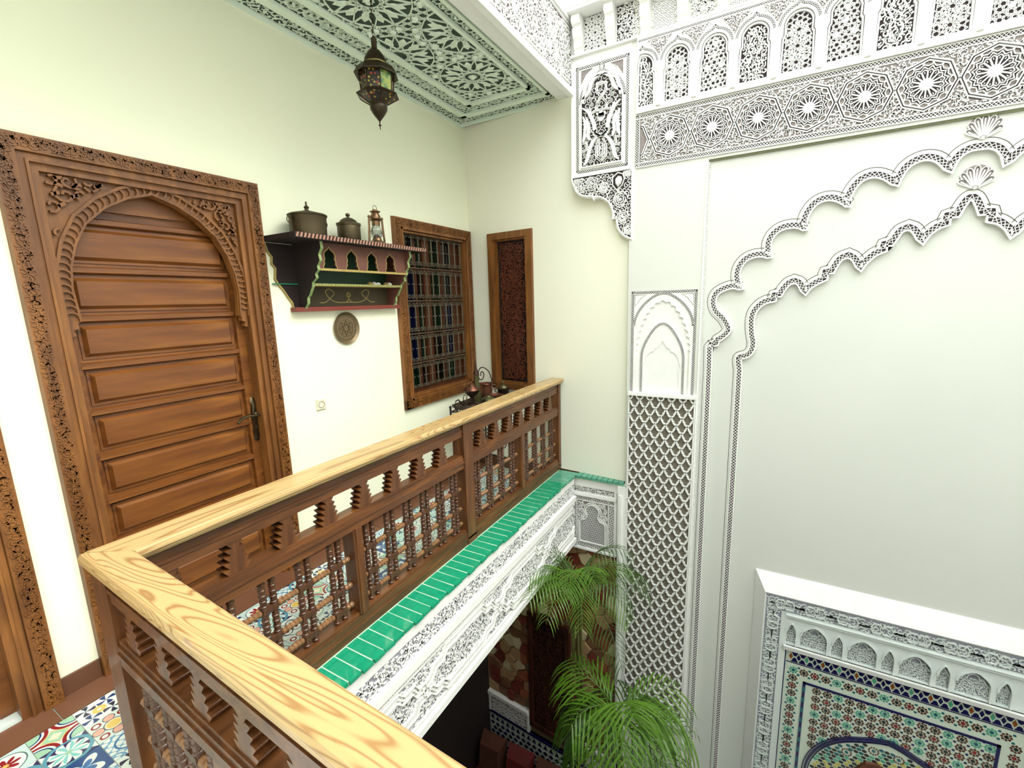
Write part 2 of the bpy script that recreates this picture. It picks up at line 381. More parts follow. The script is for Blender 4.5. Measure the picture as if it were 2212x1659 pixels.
def resample(path, st):
    out = [path[0]]; acc = 0
    for a, b in zip(path[:-1], path[1:]):
        l = math.hypot(b[0] - a[0], b[1] - a[1]); d = st - acc
        while d <= l + 1e-9:
            out.append((a[0] + (b[0] - a[0]) * d / l, a[1] + (b[1] - a[1]) * d / l)); d += st
        acc = (acc + l) % st if l + acc >= st else acc + l
    return out
def offset(path, d, closed=False, lim=1.6):
    n = len(path); out = []
    for i in range(n):
        ns = []
        for a, b in ((i - 1, i), (i, i + 1)):
            if not closed and (a < 0 or b >= n): continue
            A_, B_ = path[a % n], path[b % n]; dx, dy = B_[0] - A_[0], B_[1] - A_[1]; l = math.hypot(dx, dy) or 1e-9; ns.append((-dy / l, dx / l))
        nx = sum(q[0] for q in ns) / len(ns); ny = sum(q[1] for q in ns) / len(ns); l2 = max(nx * nx + ny * ny, 1 / lim)
        out.append((path[i][0] + nx / l2 * d, path[i][1] + ny / l2 * d))
    return out
def chain(gr, wh, F, path, wd, w0, w1, closed=False, per=None):
    """interlaced guilloche: a ground strip and two crossing zigzag strands"""
    if closed: path = path + [path[0]]
    gr.ribbon(F, path, wd, w0, w0 + 0.0015)
    per = (per or wd) * 1.35; pts = resample(path, per / 2)
    if len(pts) < 3: return
    nrm = []
    for i in range(len(pts)):
        a, b = pts[max(0, i - 1)], pts[min(len(pts) - 1, i + 1)]; dx, dy = b[0] - a[0], b[1] - a[1]; l = math.hypot(dx, dy) or 1e-9; nrm.append((-dy / l, dx / l))
    for s in (1, -1):
        z = [(p[0] + n_[0] * wd * .42 * s * (1 if i % 2 else -1), p[1] + n_[1] * wd * .42 * s * (1 if i % 2 else -1)) for i, (p, n_) in enumerate(zip(pts, nrm))]
        wh.ribbon(F, z, wd * 0.13, w0, w1)
def rect(u0, u1, v0, v1): return [(u0, v0), (u1, v0), (u1, v1), (u0, v1)]
def rtest(u0, u1, v0, v1): return lambda u, v: u0 <= u <= u1 and v0 <= v <= v1
def arc(c, r, a0, a1, n): return [(c[0] + r * math.cos(a0 + (a1 - a0) * i / n), c[1] + r * math.sin(a0 + (a1 - a0) * i / n)) for i in range(n + 1)]
def archpts(u0, u1, v0, vs, point=0.0, n=14):
    """closed outline of an arched opening, springing at vs; point raises the crown"""
    c = (u0 + u1) / 2; r = (u1 - u0) / 2
    pts = [(u0, v0), (u1, v0)]
    for i in range(n + 1):
        a = PI * i / n; pts.append((c + r * math.cos(a), vs + (r + point * max(0, 1 - abs(math.cos(a)) * 1.6)) * math.sin(a)))
    return pts

# ------------------------------------------------------------ the shell
ZL = -3.9      # court floor
b = MB(); b.plate(FL, rect(-1.7, 3.83, -0.5, 5.0), [rect(0.72, 1.60, 0.0, 2.24), rect(2.80, 3.72, 0.86, 2.28), rect(-0.72, 0.39, 0.0, 2.24)], -0.14, 0.0)
struct('wall_left', b, m_wall)
b = MB(); b.plate(FE, rect(-.03, 1.66, 0.11, 3.35), [rect(0.29, 0.675, 0.89, 2.23)], -0.12, 0.0); struct('wall_end', b, m_walle)
b = MB(); b.fbox(FE, -0.15, 1.66, ZL, 0.11, -0.2, -0.03); struct('wall_end.001', b, m_mortar)
# facade: pilasters and top zone stand proud of the great recessed panel
FXL, FXR = 2.165, 4.935
b = MB(); b.plate(FA, [(1.62, ZL), (FXL, ZL), (FXL, 2.583), (FXR, 2.583), (FXR, ZL), (5.6, ZL), (5.6, 5.0), (1.15, 5.0), (1.15, 3.715), (1.62, 3.715)], [rect(1.649, 2.129, .906, 1.704)], -0.25, 0.0)
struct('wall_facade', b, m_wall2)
b = MB(); b.box(5.6, 5.75, -1.7, 3.7, ZL, 5.0); struct('wall_right', b, m_stucco)  # unseen side wall, added in white to bounce light
b = MB(); b.box(-0.2, 5.75, -1.85, -1.7, ZL, 5.0); struct('wall_near', b, m_stucco)  # unseen wall behind the camera, added in white to bounce light
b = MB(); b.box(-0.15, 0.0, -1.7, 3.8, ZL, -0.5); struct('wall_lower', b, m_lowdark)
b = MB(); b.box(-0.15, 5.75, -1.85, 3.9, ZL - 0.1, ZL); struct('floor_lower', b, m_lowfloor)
b = MB(); b.box(1.15, 5.6, 0.36, 3.6, ZL, ZL + 0.012); struct('floor_court_bounce', b, plain('court_bounce_white', (0.93, 0.93, 0.90), (0.89, 0.89, 0.86), 3, 0.35))  # unseen white slab added to bounce light onto the lower facade
# gallery slabs
b = MB(); b.box(-0.1, 1.12, -1.7, 3.72, -0.54, -0.03); b.box(1.12, 5.6, -1.7, 0.36, -0.54, -0.03); b.box(0.93, 1.12, 0.42, 3.7, -0.03, 0.085); b.box(1.0, 5.6, 0.3, 0.52, -0.03, 0.085)
struct('floor_slab', b, m_stucco)
# upper beam over the balustrade
b = MB(); b.box(1.03, 1.145, -1.7, 3.62, 3.215, 5.0); struct('wall_upper', b, m_stucco)
# ceiling slab
b = MB(); b.box(-0.1, 1.05, -1.7, 3.85, 3.285, 3.4); struct('ceiling', b, m_ceil)

# ------------------------------------------------------------ floor of cement tiles
def tilemat(kind):
    t = NT('cement_tile_%s' % kind); tc = t.n('ShaderNodeTexCoord'); sp = t.n('ShaderNodeSeparateXYZ'); t.L(tc.outputs['Object'], sp.inputs[0])
    X = t.mth('MULTIPLY', sp.outputs[0], 1 / 0.069); Y = t.mth('MULTIPLY', sp.outputs[1], 1 / 0.069)
    def rad(x, y): return t.mth('SQRT', t.mth('ADD', t.mth('MULTIPLY', x, x), t.mth('MULTIPLY', y, y)))
    def lt(a, v): return t.mth('LESS_THAN', a, v)
    def ring(r, a, w_): return t.mth('LESS_THAN', t.mth('ABSOLUTE', t.mth('SUBTRACT', r, a)), w_)
    def lay(base, layers):
        c = base
        for f, k in layers: c = t.mix(f, c, k)
        return c
    AX, AY = t.mth('ABSOLUTE', X), t.mth('ABSOLUTE', Y); R_ = rad(X, Y); TH_ = t.mth('ARCTAN2', Y, X)
    W, CR, BL, LB, RD, YE, DK, GR, PK = (0.86, 0.90, 0.86), (0.92, 0.88, 0.74), (0.10, 0.20, 0.42), (0.42, 0.62, 0.74), (0.55, 0.13, 0.15), (0.86, 0.74, 0.40), (0.16, 0.16, 0.26), (0.62, 0.78, 0.66), (0.86, 0.66, 0.58)
    if kind == 'pinwheel':
        cx = t.mth('SUBTRACT', AX, 0.5); cy = t.mth('SUBTRACT', AY, 0.5); an = t.mth('ARCTAN2', cy, cx); rr = rad(cx, cy)
        f = t.mth('GREATER_THAN', t.mth('SINE', t.mth('MULTIPLY_ADD', an, 4.0, t.mth('MULTIPLY', rr, 2.2))), 0.1)
        f = t.mth('MULTIPLY', f, lt(rr, 0.47)); g = t.mth('GREATER_THAN', t.mth('MULTIPLY', X, Y), 0.0)
        c = t.mix(f, W, DK); c = t.mix(t.mth('MULTIPLY', f, g), c, BL); c = t.mix(t.mth('MULTIPLY', ring(R_, 0.22, 0.12), 1.0), c, YE)
    elif kind == 'medallion':
        d = t.mth('MAXIMUM', AX, AY); cr = rad(t.mth('SUBTRACT', AX, 1.0), t.mth('SUBTRACT', AY, 1.0))
        c = lay((0.80, 0.88, 0.84), [(ring(cr, 0.86, 0.09), RD), (ring(cr, 0.98, 0.025), W), (lt(cr, 0.62), GR), (ring(cr, 0.62, 0.04), BL)])
        dd = t.mth('ADD', AX, AY); c = lay(c, [(lt(dd, 0.66), YE), (lt(dd, 0.58), GR), (lt(dd, 0.30), CR)])
    elif kind == 'star':
        s1 = t.mth('ABSOLUTE', t.mth('SINE', t.mth('MULTIPLY', TH_, 4.0))); f = t.mth('GREATER_THAN', t.mth('SINE', t.mth('MULTIPLY', TH_, 8.0)), 0.0)
        c = t.mix(f, W, (0.52, 0.78, 0.76)); o = t.mth('GREATER_THAN', t.mth('MULTIPLY_ADD', s1, 0.35, 0.45), R_); c = t.mix(o, t.mix(f, (0.20, 0.18, 0.34), W), c)
        c = t.mix(ring(R_, 0.97, 0.1), c, (0.36, 0.60, 0.66)); c = t.mix(lt(R_, 0.16), c, GR)
    elif kind == 'flower':
        cx = t.mth('SUBTRACT', AX, 0.62); cy = t.mth('SUBTRACT', AY, 0.62); rr = rad(cx, cy)
        r2 = rad(t.mth('SUBTRACT', t.mth('MAXIMUM', AX, AY), 0.70), t.mth('MINIMUM', AX, AY))
        c = lay((0.80, 0.86, 0.82), [(lt(rr, 0.24), RD), (lt(rr, 0.14), W), (lt(r2, 0.30), (0.30, 0.30, 0.34)), (lt(r2, 0.255), PK), (lt(R_, 0.47), (0.28, 0.30, 0.36)), (lt(R_, 0.41), CR), (lt(R_, 0.33), YE)])
    elif kind == 'lace':
        a = t.mth('SINE', t.mth('MULTIPLY', X, 12.0)); b2 = t.mth('SINE', t.mth('MULTIPLY', Y, 12.0)); q = t.mth('ADD', a, b2)
        c = lay(W, [(ring(q, 0.0, 0.32), LB), (ring(R_, 0.62, 0.05), (0.24, 0.44, 0.62)), (ring(rad(t.mth('SUBTRACT', AX, 1.0), t.mth('SUBTRACT', AY, 1.0)), 0.5, 0.05), LB), (lt(R_, 0.18), PK)])
    elif kind == 'rose':
        s1 = t.mth('ABSOLUTE', t.mth('COSINE', t.mth('MULTIPLY', TH_, 4.0)))
        c = lay((0.76, 0.84, 0.82), [(lt(R_, 0.86), (0.30, 0.42, 0.42)), (lt(R_, 0.80), W), (lt(R_, t.mth('MULTIPLY_ADD', s1, 0.40, 0.22)), RD), (lt(R_, t.mth('MULTIPLY_ADD', s1, 0.10, 0.08)), YE)])
    elif kind == 'quatre':
        rr = rad(t.mth('SUBTRACT', AX, 0.36), t.mth('SUBTRACT', AY, 0.36)); d = t.mth('ADD', AX, AY)
        c = lay(W, [(ring(rr, 0.34, 0.035), DK), (lt(rr, 0.10), RD), (ring(d, 1.30, 0.04), BL), (ring(R_, 0.18, 0.05), (0.40, 0.44, 0.50))])
    else:
        an = t.mth('SINE', t.mth('MULTIPLY', TH_, 2.0)); f = t.mth('LESS_THAN', R_, t.mth('MULTIPLY', t.mth('ABSOLUTE', an), 0.95))
        c = lay((0.10, 0.28, 0.50), [(f, W), (lt(R_, 0.3), (0.45, 0.66, 0.80)), (t.mth('LESS_THAN', R_, t.mth('MULTIPLY', t.mth('ABSOLUTE', an), 0.6)), (0.22, 0.42, 0.62))])
    t.col(c); return t.set(0.22, coat=0.2)
kinds = ['pinwheel', 'medallion', 'star', 'flower', 'lace', 'rose', 'quatre', 'petal']
P_ = 0.1385
b = MB(); b.box(0.0, 0.94, -1.0, 3.76, -0.03, -0.004)
fl = struct('floor', b, m_grout)
protos = []
for k in kinds:
    q = MB(); q.box(-P_ / 2 + .0012, P_ / 2 - .0012, -P_ / 2 + .0012, P_ / 2 - .0012, -0.012, 0.0); protos.append(q.mesh('tile_' + k, tilemat(k)))
rnd = random.Random(5); seq = {}
for j in range(-3, 25):
    for i in range(6):
        x = 0.232 + i * P_ - 0.01; y = 0.545 + j * P_
        if y > 3.62: continue
        k = {(0, 0): 0, (1, 0): 3, (2, 0): 4, (0, -1): 1, (1, -1): 2, (2, -1): 7, (0, -2): 5, (1, -2): 2, (2, -2): 0, (3, 0): 0, (3, -1): 4, (1, 6): 3, (1, 5): 2, (3, 6): 0}.get((i, j), None)
        if k is None:
            k = rnd.choice([0, 1, 2, 3, 4, 5, 6, 6, 7])
        o = bpy.data.objects.new('floor_tile', protos[k]); C.objects.link(o); o.parent = fl; o.location = (x, y, 0); o.rotation_euler = (0, 0, PI / 2 * rnd.randrange(4))
# brown border slabs along the wall and skirting
b0 = MB(); b0.box(0.002, 0.150, -0.148, 0.148, -0.02, 0.002)
bm0 = b0.mesh('border_slab', m_skirt2)
for j in range(-4, 13):
    y = 0.0 + j * 0.3
    if y > 3.62: break
    o = bpy.data.objects.new('border_tile', bm0); C.objects.link(o); o.parent = fl; o.location = (0, y, 0)
b = MB(); b.box(0.04, 0.93, -0.2, 0.12, -0.02, 0.001)
bs = sempty('baseboard_left')
q0 = MB(); q0.box(0.0, 0.012, 0.0, 0.296, 0.0, 0.09); qm = q0.mesh('skirting', m_skirt)
for y0, y1 in ((0.497, 0.628), (1.675, 1.972), (1.974, 2.27), (2.272, 2.568), (2.57, 2.866), (2.868, 3.164), (3.166, 3.46), (3.462, 3.757)):
    if y1 - y0 < 0.25: q = MB(); q.box(0.0, 0.012, 0.0, y1 - y0, 0.0, 0.09); mm_ = q.mesh('skirting', m_skirt)
    else: mm_ = qm
    o = bpy.data.objects.new('skirting_tile', mm_); C.objects.link(o); o.parent = bs; o.location = (0, y0, 0)
b = MB(); b.fbox(FE, 0.02, 0.92, 0.0, 0.09, 0.0, 0.012); o = struct('baseboard_end', b, m_skirt)
b = MB(); b.box(-0.14, -0.001, -0.72, 0.39, -0.02, 0.012); struct('trim_1', b, m_marble)
b = MB(); b.box(-0.14, -0.001, 0.72, 1.6, -0.02, 0.004); struct('trim_2', b, m_skirt2)

# ------------------------------------------------------------ doors in the left wall
def door(name, y0, y1, z1, full=True):
    """carved frame with a horseshoe-arched fretwork head over a leaf of raised panels"""
    D = sempty(name)
    # outer carved casing: three boards
    cw = 0.068
    a = MB(); a.fbox(FL, y0, y0 + cw, 0, z1, 0, 0.035, 0.003); a.fbox(FL, y1 - cw, y1, 0, z1, 0, 0.035, 0.003); a.fbox(FL, y0, y1, z1 - cw, z1, 0, 0.0352, 0.003)
    cas = a.build('casing', m_frame, D)
    a = MB(); tst = lambda u, v: (y0 + .008 < u < y0 + cw - .010 or y1 - cw + .010 < u < y1 - .008 or z1 - cw + .010 < v < z1 - .008) and 0.02 < v
    scrolls(a, FL, lambda u, v: tst(u, v) and v < z1 - .008 and y0 + .008 < u < y1 - .008, (y0, y1, 0.03, z1), 0.030, 0.0045, 0.035, 0.0395, 3 if full else 4)
    a.build('casing_carving', m_frame, cas, stuff=True)
    a = MB(); 
    for d0, d1, h in ((cw, cw + 0.022, 0.020), (cw + 0.022, cw + 0.032, 0.030), (cw + 0.032, cw + 0.060, 0.012)):
        i0, i1, zt = y0 + d0, y1 - d0, z1 - d0
        a.fbox(FL, i0, y0 + d1, 0, zt, -0.06, h); a.fbox(FL, y1 - d1, i1, 0, zt, -0.06, h); a.fbox(FL, y0 + d1, y1 - d1, z1 - d1, zt, -0.06, h)
    a.build('inner_moulding', m_frame, D)
    ya, yb, zt = y0 + cw + 0.058, y1 - cw - 0.058, z1 - cw - 0.05
    # arched head board
    c = (ya + yb) / 2; hw = (yb - ya) / 2
    prof = [(-0.985, 1.555), (-0.93, 1.562), (-0.955, 1.585), (-0.90, 1.592), (-0.905, 1.612), (-0.865, 1.622), (-0.875, 1.69), (-0.885, 1.76), (-0.86, 1.85), (-0.79, 1.945), (-0.67, 2.035), (-0.48, 2.11), (-0.25, 2.165), (0, 2.198)]
    inner = [(c + u * hw, v) for u, v in prof]; inner += [(c - u * hw, v) for u, v in reversed(prof[:-1])]
    a = MB(); a.plate(FL, [(ya, zt)] + inner + [(yb, zt)], [], -0.045, -0.012)
    head = a.build('arched_head', m_frame, D)
    # rope band along the arch
    sm = []
    for p, q in zip(inner[5:-6], inner[6:-5]):
        for k in range(4): sm.append((p[0] + (q[0] - p[0]) * k / 4, p[1] + (q[1] - p[1]) * k / 4))
    sm.append(inner[-6]); a = MB()
    o1 = offset(sm, 0.052, lim=1.2); a.ribbon(FL, o1, 0.012, -0.012, 0.004)
    a.ribbon(FL, offset(sm, 0.007, lim=1.2), 0.008, -0.012, 0.002)
    rs = resample(offset(sm, 0.028, lim=1.2), 0.030)
    for i in range(1, len(rs) - 1):
        dx, dy = rs[i + 1][0] - rs[i - 1][0], rs[i + 1][1] - rs[i - 1][1]; l = math.hypot(dx, dy); t_ = (dx / l, dy / l); n_ = (-t_[1], t_[0]); pp = []
        for k in range(6):
            f = k / 5; al = (f - .5) * 0.040; sd = math.sin((f - .5) * PI) * 0.019; bu = math.cos((f - .5) * PI) * 0.010
            pp.append((rs[i][0] + n_[0] * sd + t_[0] * (bu + al * .3), rs[i][1] + n_[1] * sd + t_[1] * (bu + al * .3)))
        a.ribbon(FL, pp, 0.007, -0.012, 0.001)
    a.build('rope_band', m_frame, head, stuff=True)
    # carved spandrels
    lim_ = offset(sm, 0.066, lim=1.2); area = [(ya + .012, lim_[0][1])] + lim_ + [(yb - .012, lim_[-1][1]), (yb - .012, zt - .012), (ya + .012, zt - .012)]
    a = MB(); scrolls(a, FL, lambda u, v: v > 1.70 and ya + .014 < u < yb - .014 and v < zt - .014 and inpoly(u, v, area), (ya, yb, 1.7, zt), 0.062, 0.009, -0.012, 0.006, 9, 1.15)
    a.build('spandrel_carving', m_frame, head, stuff=True)
    # leaf
    l0, l1 = y0 + cw + 0.012, y1 - cw - 0.012
    a = MB(); w_ = -0.075
    a.fbox(FL, l0, l1, 0.01, z1 - 0.1, -0.13, w_ - .012)
    leaf = a.build('door_leaf', m_door, D)
    a = MB(); a.fbox(FL, l0, l0 + 0.085, 0.012, z1 - 0.1, w_ - .012, w_ + 0.012, 0.002); a.fbox(FL, l1 - 0.095, l1, 0.012, z1 - 0.1, w_ - .012, w_ + 0.012, 0.002)
    a.build('stile', m_door, leaf)
    k = 0; zz = 2.085; p0, p1 = l0 + 0.085, l1 - 0.095
    rl = MB(); rl.fbox(FL, p0 - 0.012, p1 + 0.012, -0.036, 0.0, 0, 0.024, 0.008); rm = rl.mesh('rail', m_door)
    pn = MB(); pn.fbox(FL, p0 + .012, p1 - .012, 0.0, 0.160, 0, 0.006); pn.fbox(FL, p0 + 0.022, p1 - 0.022, 0.012, 0.148, 0.006, 0.024, 0.014); pm = pn.mesh('raised_panel', m_door)
    while zz > 0.1:
        o = bpy.data.objects.new('rail', rm); C.objects.link(o); o.parent = leaf; o.location = (w_ - .010, 0, zz - 0.008)
        o = bpy.data.objects.new('raised_panel', pm); C.objects.link(o); o.parent = leaf; o.location = (w_ - .012, 0, zz - 0.208); zz -= 0.2135
    a = MB(); a.plate(FL, [(p0 + .03, 2.11), (p1 - .03, 2.11), (p1 - .03, 2.14), (c + .12, 2.22), (c, 2.24), (c - .12, 2.22), (p0 + .03, 2.14)], [], w_ - .012, w_ + 0.006); a.build('raised_panel', m_door, leaf)
    return D, leaf, l1
D1, leaf1, hx = door('door_1', 0.630, 1.665, 2.352)
# handle
hy = 1.525; wz = -0.060
a = MB(); out = [(hy - .018, .885), (hy - .012, .875), (hy, .868), (hy + .012, .875), (hy + .018, .885), (hy + .020, .93), (hy + .015, .96), (hy + .019, 1.0), (hy + .019, 1.06), (hy + .013, 1.09), (hy + .018, 1.115), (hy + .010, 1.135), (hy, 1.142), (hy - .010, 1.135), (hy - .018, 1.115), (hy - .013, 1.09), (hy - .019, 1.06), (hy - .019, 1.0), (hy - .015, .96), (hy - .020, .93)]
a.poly(FL, out, wz, wz + 0.010, 0.15); a.lathe([(.013, 0), (.013, .02), (.008, .024)], (wz + .008, hy, 1.035), 12, Matrix(((0, 0, 1), (0, 1, 0), (-1, 0, 0))))
hd = a.build('handle_plate', m_hand, leaf1, smooth=True)
a = MB(); a.tube([(wz + .02, hy, 1.035), (wz + .052, hy - .004, 1.036), (wz + .060, hy - .03, 1.040), (wz + .058, hy - .07, 1.045), (wz + .056, hy - .105, 1.036), (wz + .055, hy - .125, 1.020)], 0.0075, 8, lambda t: 1.25 - .5 * abs(t - .55)); a.sphere((wz + .055, hy - .126, 1.018), 0.0085, 8)
a.tube([(wz + .03, hy, 1.035), (wz + .035, hy + .018, 1.04), (wz + .035, hy + .03, 1.05), (wz + .035, hy + .026, 1.062)], 0.005, 6)
a.build('lever', m_hand, hd, smooth=True)
a = MB(); a.lathe([(.009, 0), (.009, .006), (.001, .007)], (wz + .009, hy, .955), 10, Matrix(((0, 0, 1), (0, 1, 0), (-1, 0, 0)))); a.build('keyhole_cover', m_hand, hd)
door('door_2', -0.54, 0.495, 2.352, False)

# ------------------------------------------------------------ grille window near the corner
W1 = sempty('window_1')
y0, y1, z0, z1 = 2.735, 3.780, 0.790, 2.335
a = MB()
for (p, q) in (((y0, z0), (y0 + .085, z1)), ((y1 - .085, z0), (y1, z1)), ((y0, z0), (y1, z0 + .085)), ((y0, z1 - .08), (y1, z1))): a.fbox(FL, p[0], q[0], p[1], q[1], 0, 0.032 + 0.0003 * p[1], 0.004)
for d, h in ((.075, .038), (.095, .02)): 
    for (p, q) in (((y0 + d, z0 + d), (y0 + d + .016, z1 - d)), ((y1 - d - .016, z0 + d), (y1 - d, z1 - d)), ((y0 + d, z0 + d), (y1 - d, z0 + d + .016)), ((y0 + d, z1 - d - .016), (y1 - d, z1 - d))): a.fbox(FL, p[0], q[0], p[1], q[1], -.05, h)
wf = a.build('window_frame', m_frame, W1)
a = MB(); scrolls(a, FL, lambda u, v: (y0 + .01 < u < y1 - .01 and z0 + .01 < v < z1 - .01) and not (y0 + .07 < u < y1 - .07 and z0 + .07 < v < z1 - .07), (y0, y1, z0, z1), 0.028, 0.004, 0.032, 0.036, 12); a.build('frame_carving', m_frame, wf, stuff=True)
a = MB(); a.fbox(FL, 2.80, 3.72, 0.86, 2.28, -0.15, -0.12); a.build('window_back', m_black, W1)
cols = [(2.865, 2.895, 0), (3.030, 3.060, 0), (3.145, 3.240, 0), (3.385, 3.415, 0), (3.545, 3.69, 0)]
for (u0, u1, _) in cols:
    a = MB(); a.fbox(FL, u0, u1, 0.89, 2.25, -0.085, -0.055, .003)
    if u1 - u0 > .08: a.fbox(FL, (u0 + u1) / 2 - .008, (u0 + u1) / 2 + .008, 0.89, 2.25, -0.056, -0.045, .003)
    a.build('casement_stile', m_case, W1)
gz = [0.93, 1.157, 1.41, 1.687, 1.957, 2.25]
pat = [[m_ggreen, m_gdark, m_gdark, m_ggreen], [m_gblue, m_ggreen, m_gdark, m_gblue], [m_gblue, m_ggreen, m_ggreen, m_gblue], [m_gblue, m_gdark, m_ggreen, m_gdark], [m_gdark, m_ggreen, m_ggreen, m_gdark]]
pc = [(2.895, 3.030), (3.060, 3.145), (3.240, 3.385), (3.415, 3.545)]
for r in range(5):
    for k, (u0, u1) in enumerate(pc):
        a = MB(); a.fbox(FL, u0, u1, gz[r] + .004, gz[r + 1] - .012, -0.085, -0.075); a.build('pane', pat[r][k], W1)
    if r: 
        a = MB(); a.fbox(FL, 2.895, 3.545, gz[r] - .012, gz[r] + .004, -0.085, -0.065); a.build('glazing_bar', m_dwood, W1)
a = MB(); a.fbox(FL, 2.84, 3.69, 0.885, 0.934, -0.085, -0.04, .003); a.build('casement_rail', m_case, W1)
# wrought iron: flat bars and one scroll piece copied over the window
G = MB()
for z in gz[1:5]: G.fbox(FL, 2.845, 3.695, z - .004, z + .004, -0.020, -0.012)
G.build('grille_bar', m_grille, W1)
sc_ = MB(); H = 0.245
for s in (1, -1):
    pp = []
    for i in range(13):
        t = i / 12; r = 0.006 + 0.016 * t; an = PI * 2.6 * (1 - t); pp.append((s * (0.020 - r * math.cos(an)), H - 0.022 - 0.004 - r * math.sin(an) * -1 * (1) + 0))
    pp = [(s * (0.022 + (0.005 + .015 * (i / 12)) * math.cos(PI * (1 + 2.4 * (1 - i / 12)))), H - .028 + (0.005 + .015 * (i / 12)) * math.sin(PI * (1 - 2.4 * (1 - i / 12)) + PI * 0) ) for i in range(13)]
    pp += [(s * 0.0035, H - .06), (s * 0.0035, H / 2 + .03), (s * 0.0035, 0.06)]
    pp += [(s * (0.022 + (0.005 + .015 * (1 - i / 12)) * math.cos(PI * (1 + 2.4 * (i / 12)))), .028 - (0.005 + .015 * (1 - i / 12)) * math.sin(PI * (1 - 2.4 * (i / 12)))) for i in range(13)]
    sc_.tube([(0, u, v) for u, v in pp], 0.0042, 5)
sc_.tube([(0, -0.02, H / 2), (0, 0.02, H / 2)], 0.0036, 5); sc_.sphere((0, -0.021, H / 2), .006, 6); sc_.sphere((0, 0.021, H / 2), .006, 6)
scm = sc_.mesh('scroll_bar', m_grille)
n = 10
for r in range(5):
    for k in range(n):
        o = bpy.data.objects.new('scroll_bar', scm); C.objects.link(o); o.parent = W1
        o.location = (-0.018, 2.89 + k * (0.76 / (n - 1)), (gz[r] + gz[r + 1]) / 2 - H / 2 * (gz[r + 1] - gz[r]) / 0.26); o.scale = (1, 1, (gz[r + 1] - gz[r]) / 0.26)
# tall carved shutter in the end wall
W2 = sempty('window_2'); u0, u1, v0, v1 = 0.236, 0.730, 0.815, 2.290
a = MB()
for (p, q) in (((u0, v0), (u0 + .058, v1)), ((u1 - .058, v0), (u1, v1)), ((u0, v0), (u1, v0 + .06)), ((u0, v1 - .06), (u1, v1))): a.fbox(FE, p[0], q[0], p[1], q[1], 0, 0.028 + .0003 * p[1], .004)
for d, h in ((.05, .034), (.066, .014)):
    for (p, q) in (((u0 + d, v0 + d), (u0 + d + .015, v1 - d)), ((u1 - d - .015, v0 + d), (u1 - d, v1 - d)), ((u0 + d, v0 + d), (u1 - d, v0 + d + .015)), ((u0 + d, v1 - d - .015), (u1 - d, v1 - d))): a.fbox(FE, p[0], q[0], p[1], q[1], -.05, h)
a.build('window_frame', m_frame, W2)
a = MB(); a.fbox(FE, .28, .69, .87, 2.24, -0.07, -0.04); pb = a.build('carved_panel', m_black, W2)  # black ground: recess shade of the carving put into colour
a = MB(); scrolls(a, FE, rtest(.345, .628, .91, 2.20), (.35, .62, .92, 2.19), 0.068, 0.009, -0.04, -0.018, 21, 1.5); kagome(a, FE, rtest(.345, .628, .91, 2.20), (.345, .628, .91, 2.2), .045, .003, -0.04, -0.028)
for v in (1.05, 1.33, 1.6, 1.85, 2.08): star(a, FE, (.487, v), .11, 8, 3, .007, -.04, -.014, .2, rtest(.345, .628, .91, 2.20))
a.build('fretwork', m_dwood2, pb, stuff=True)

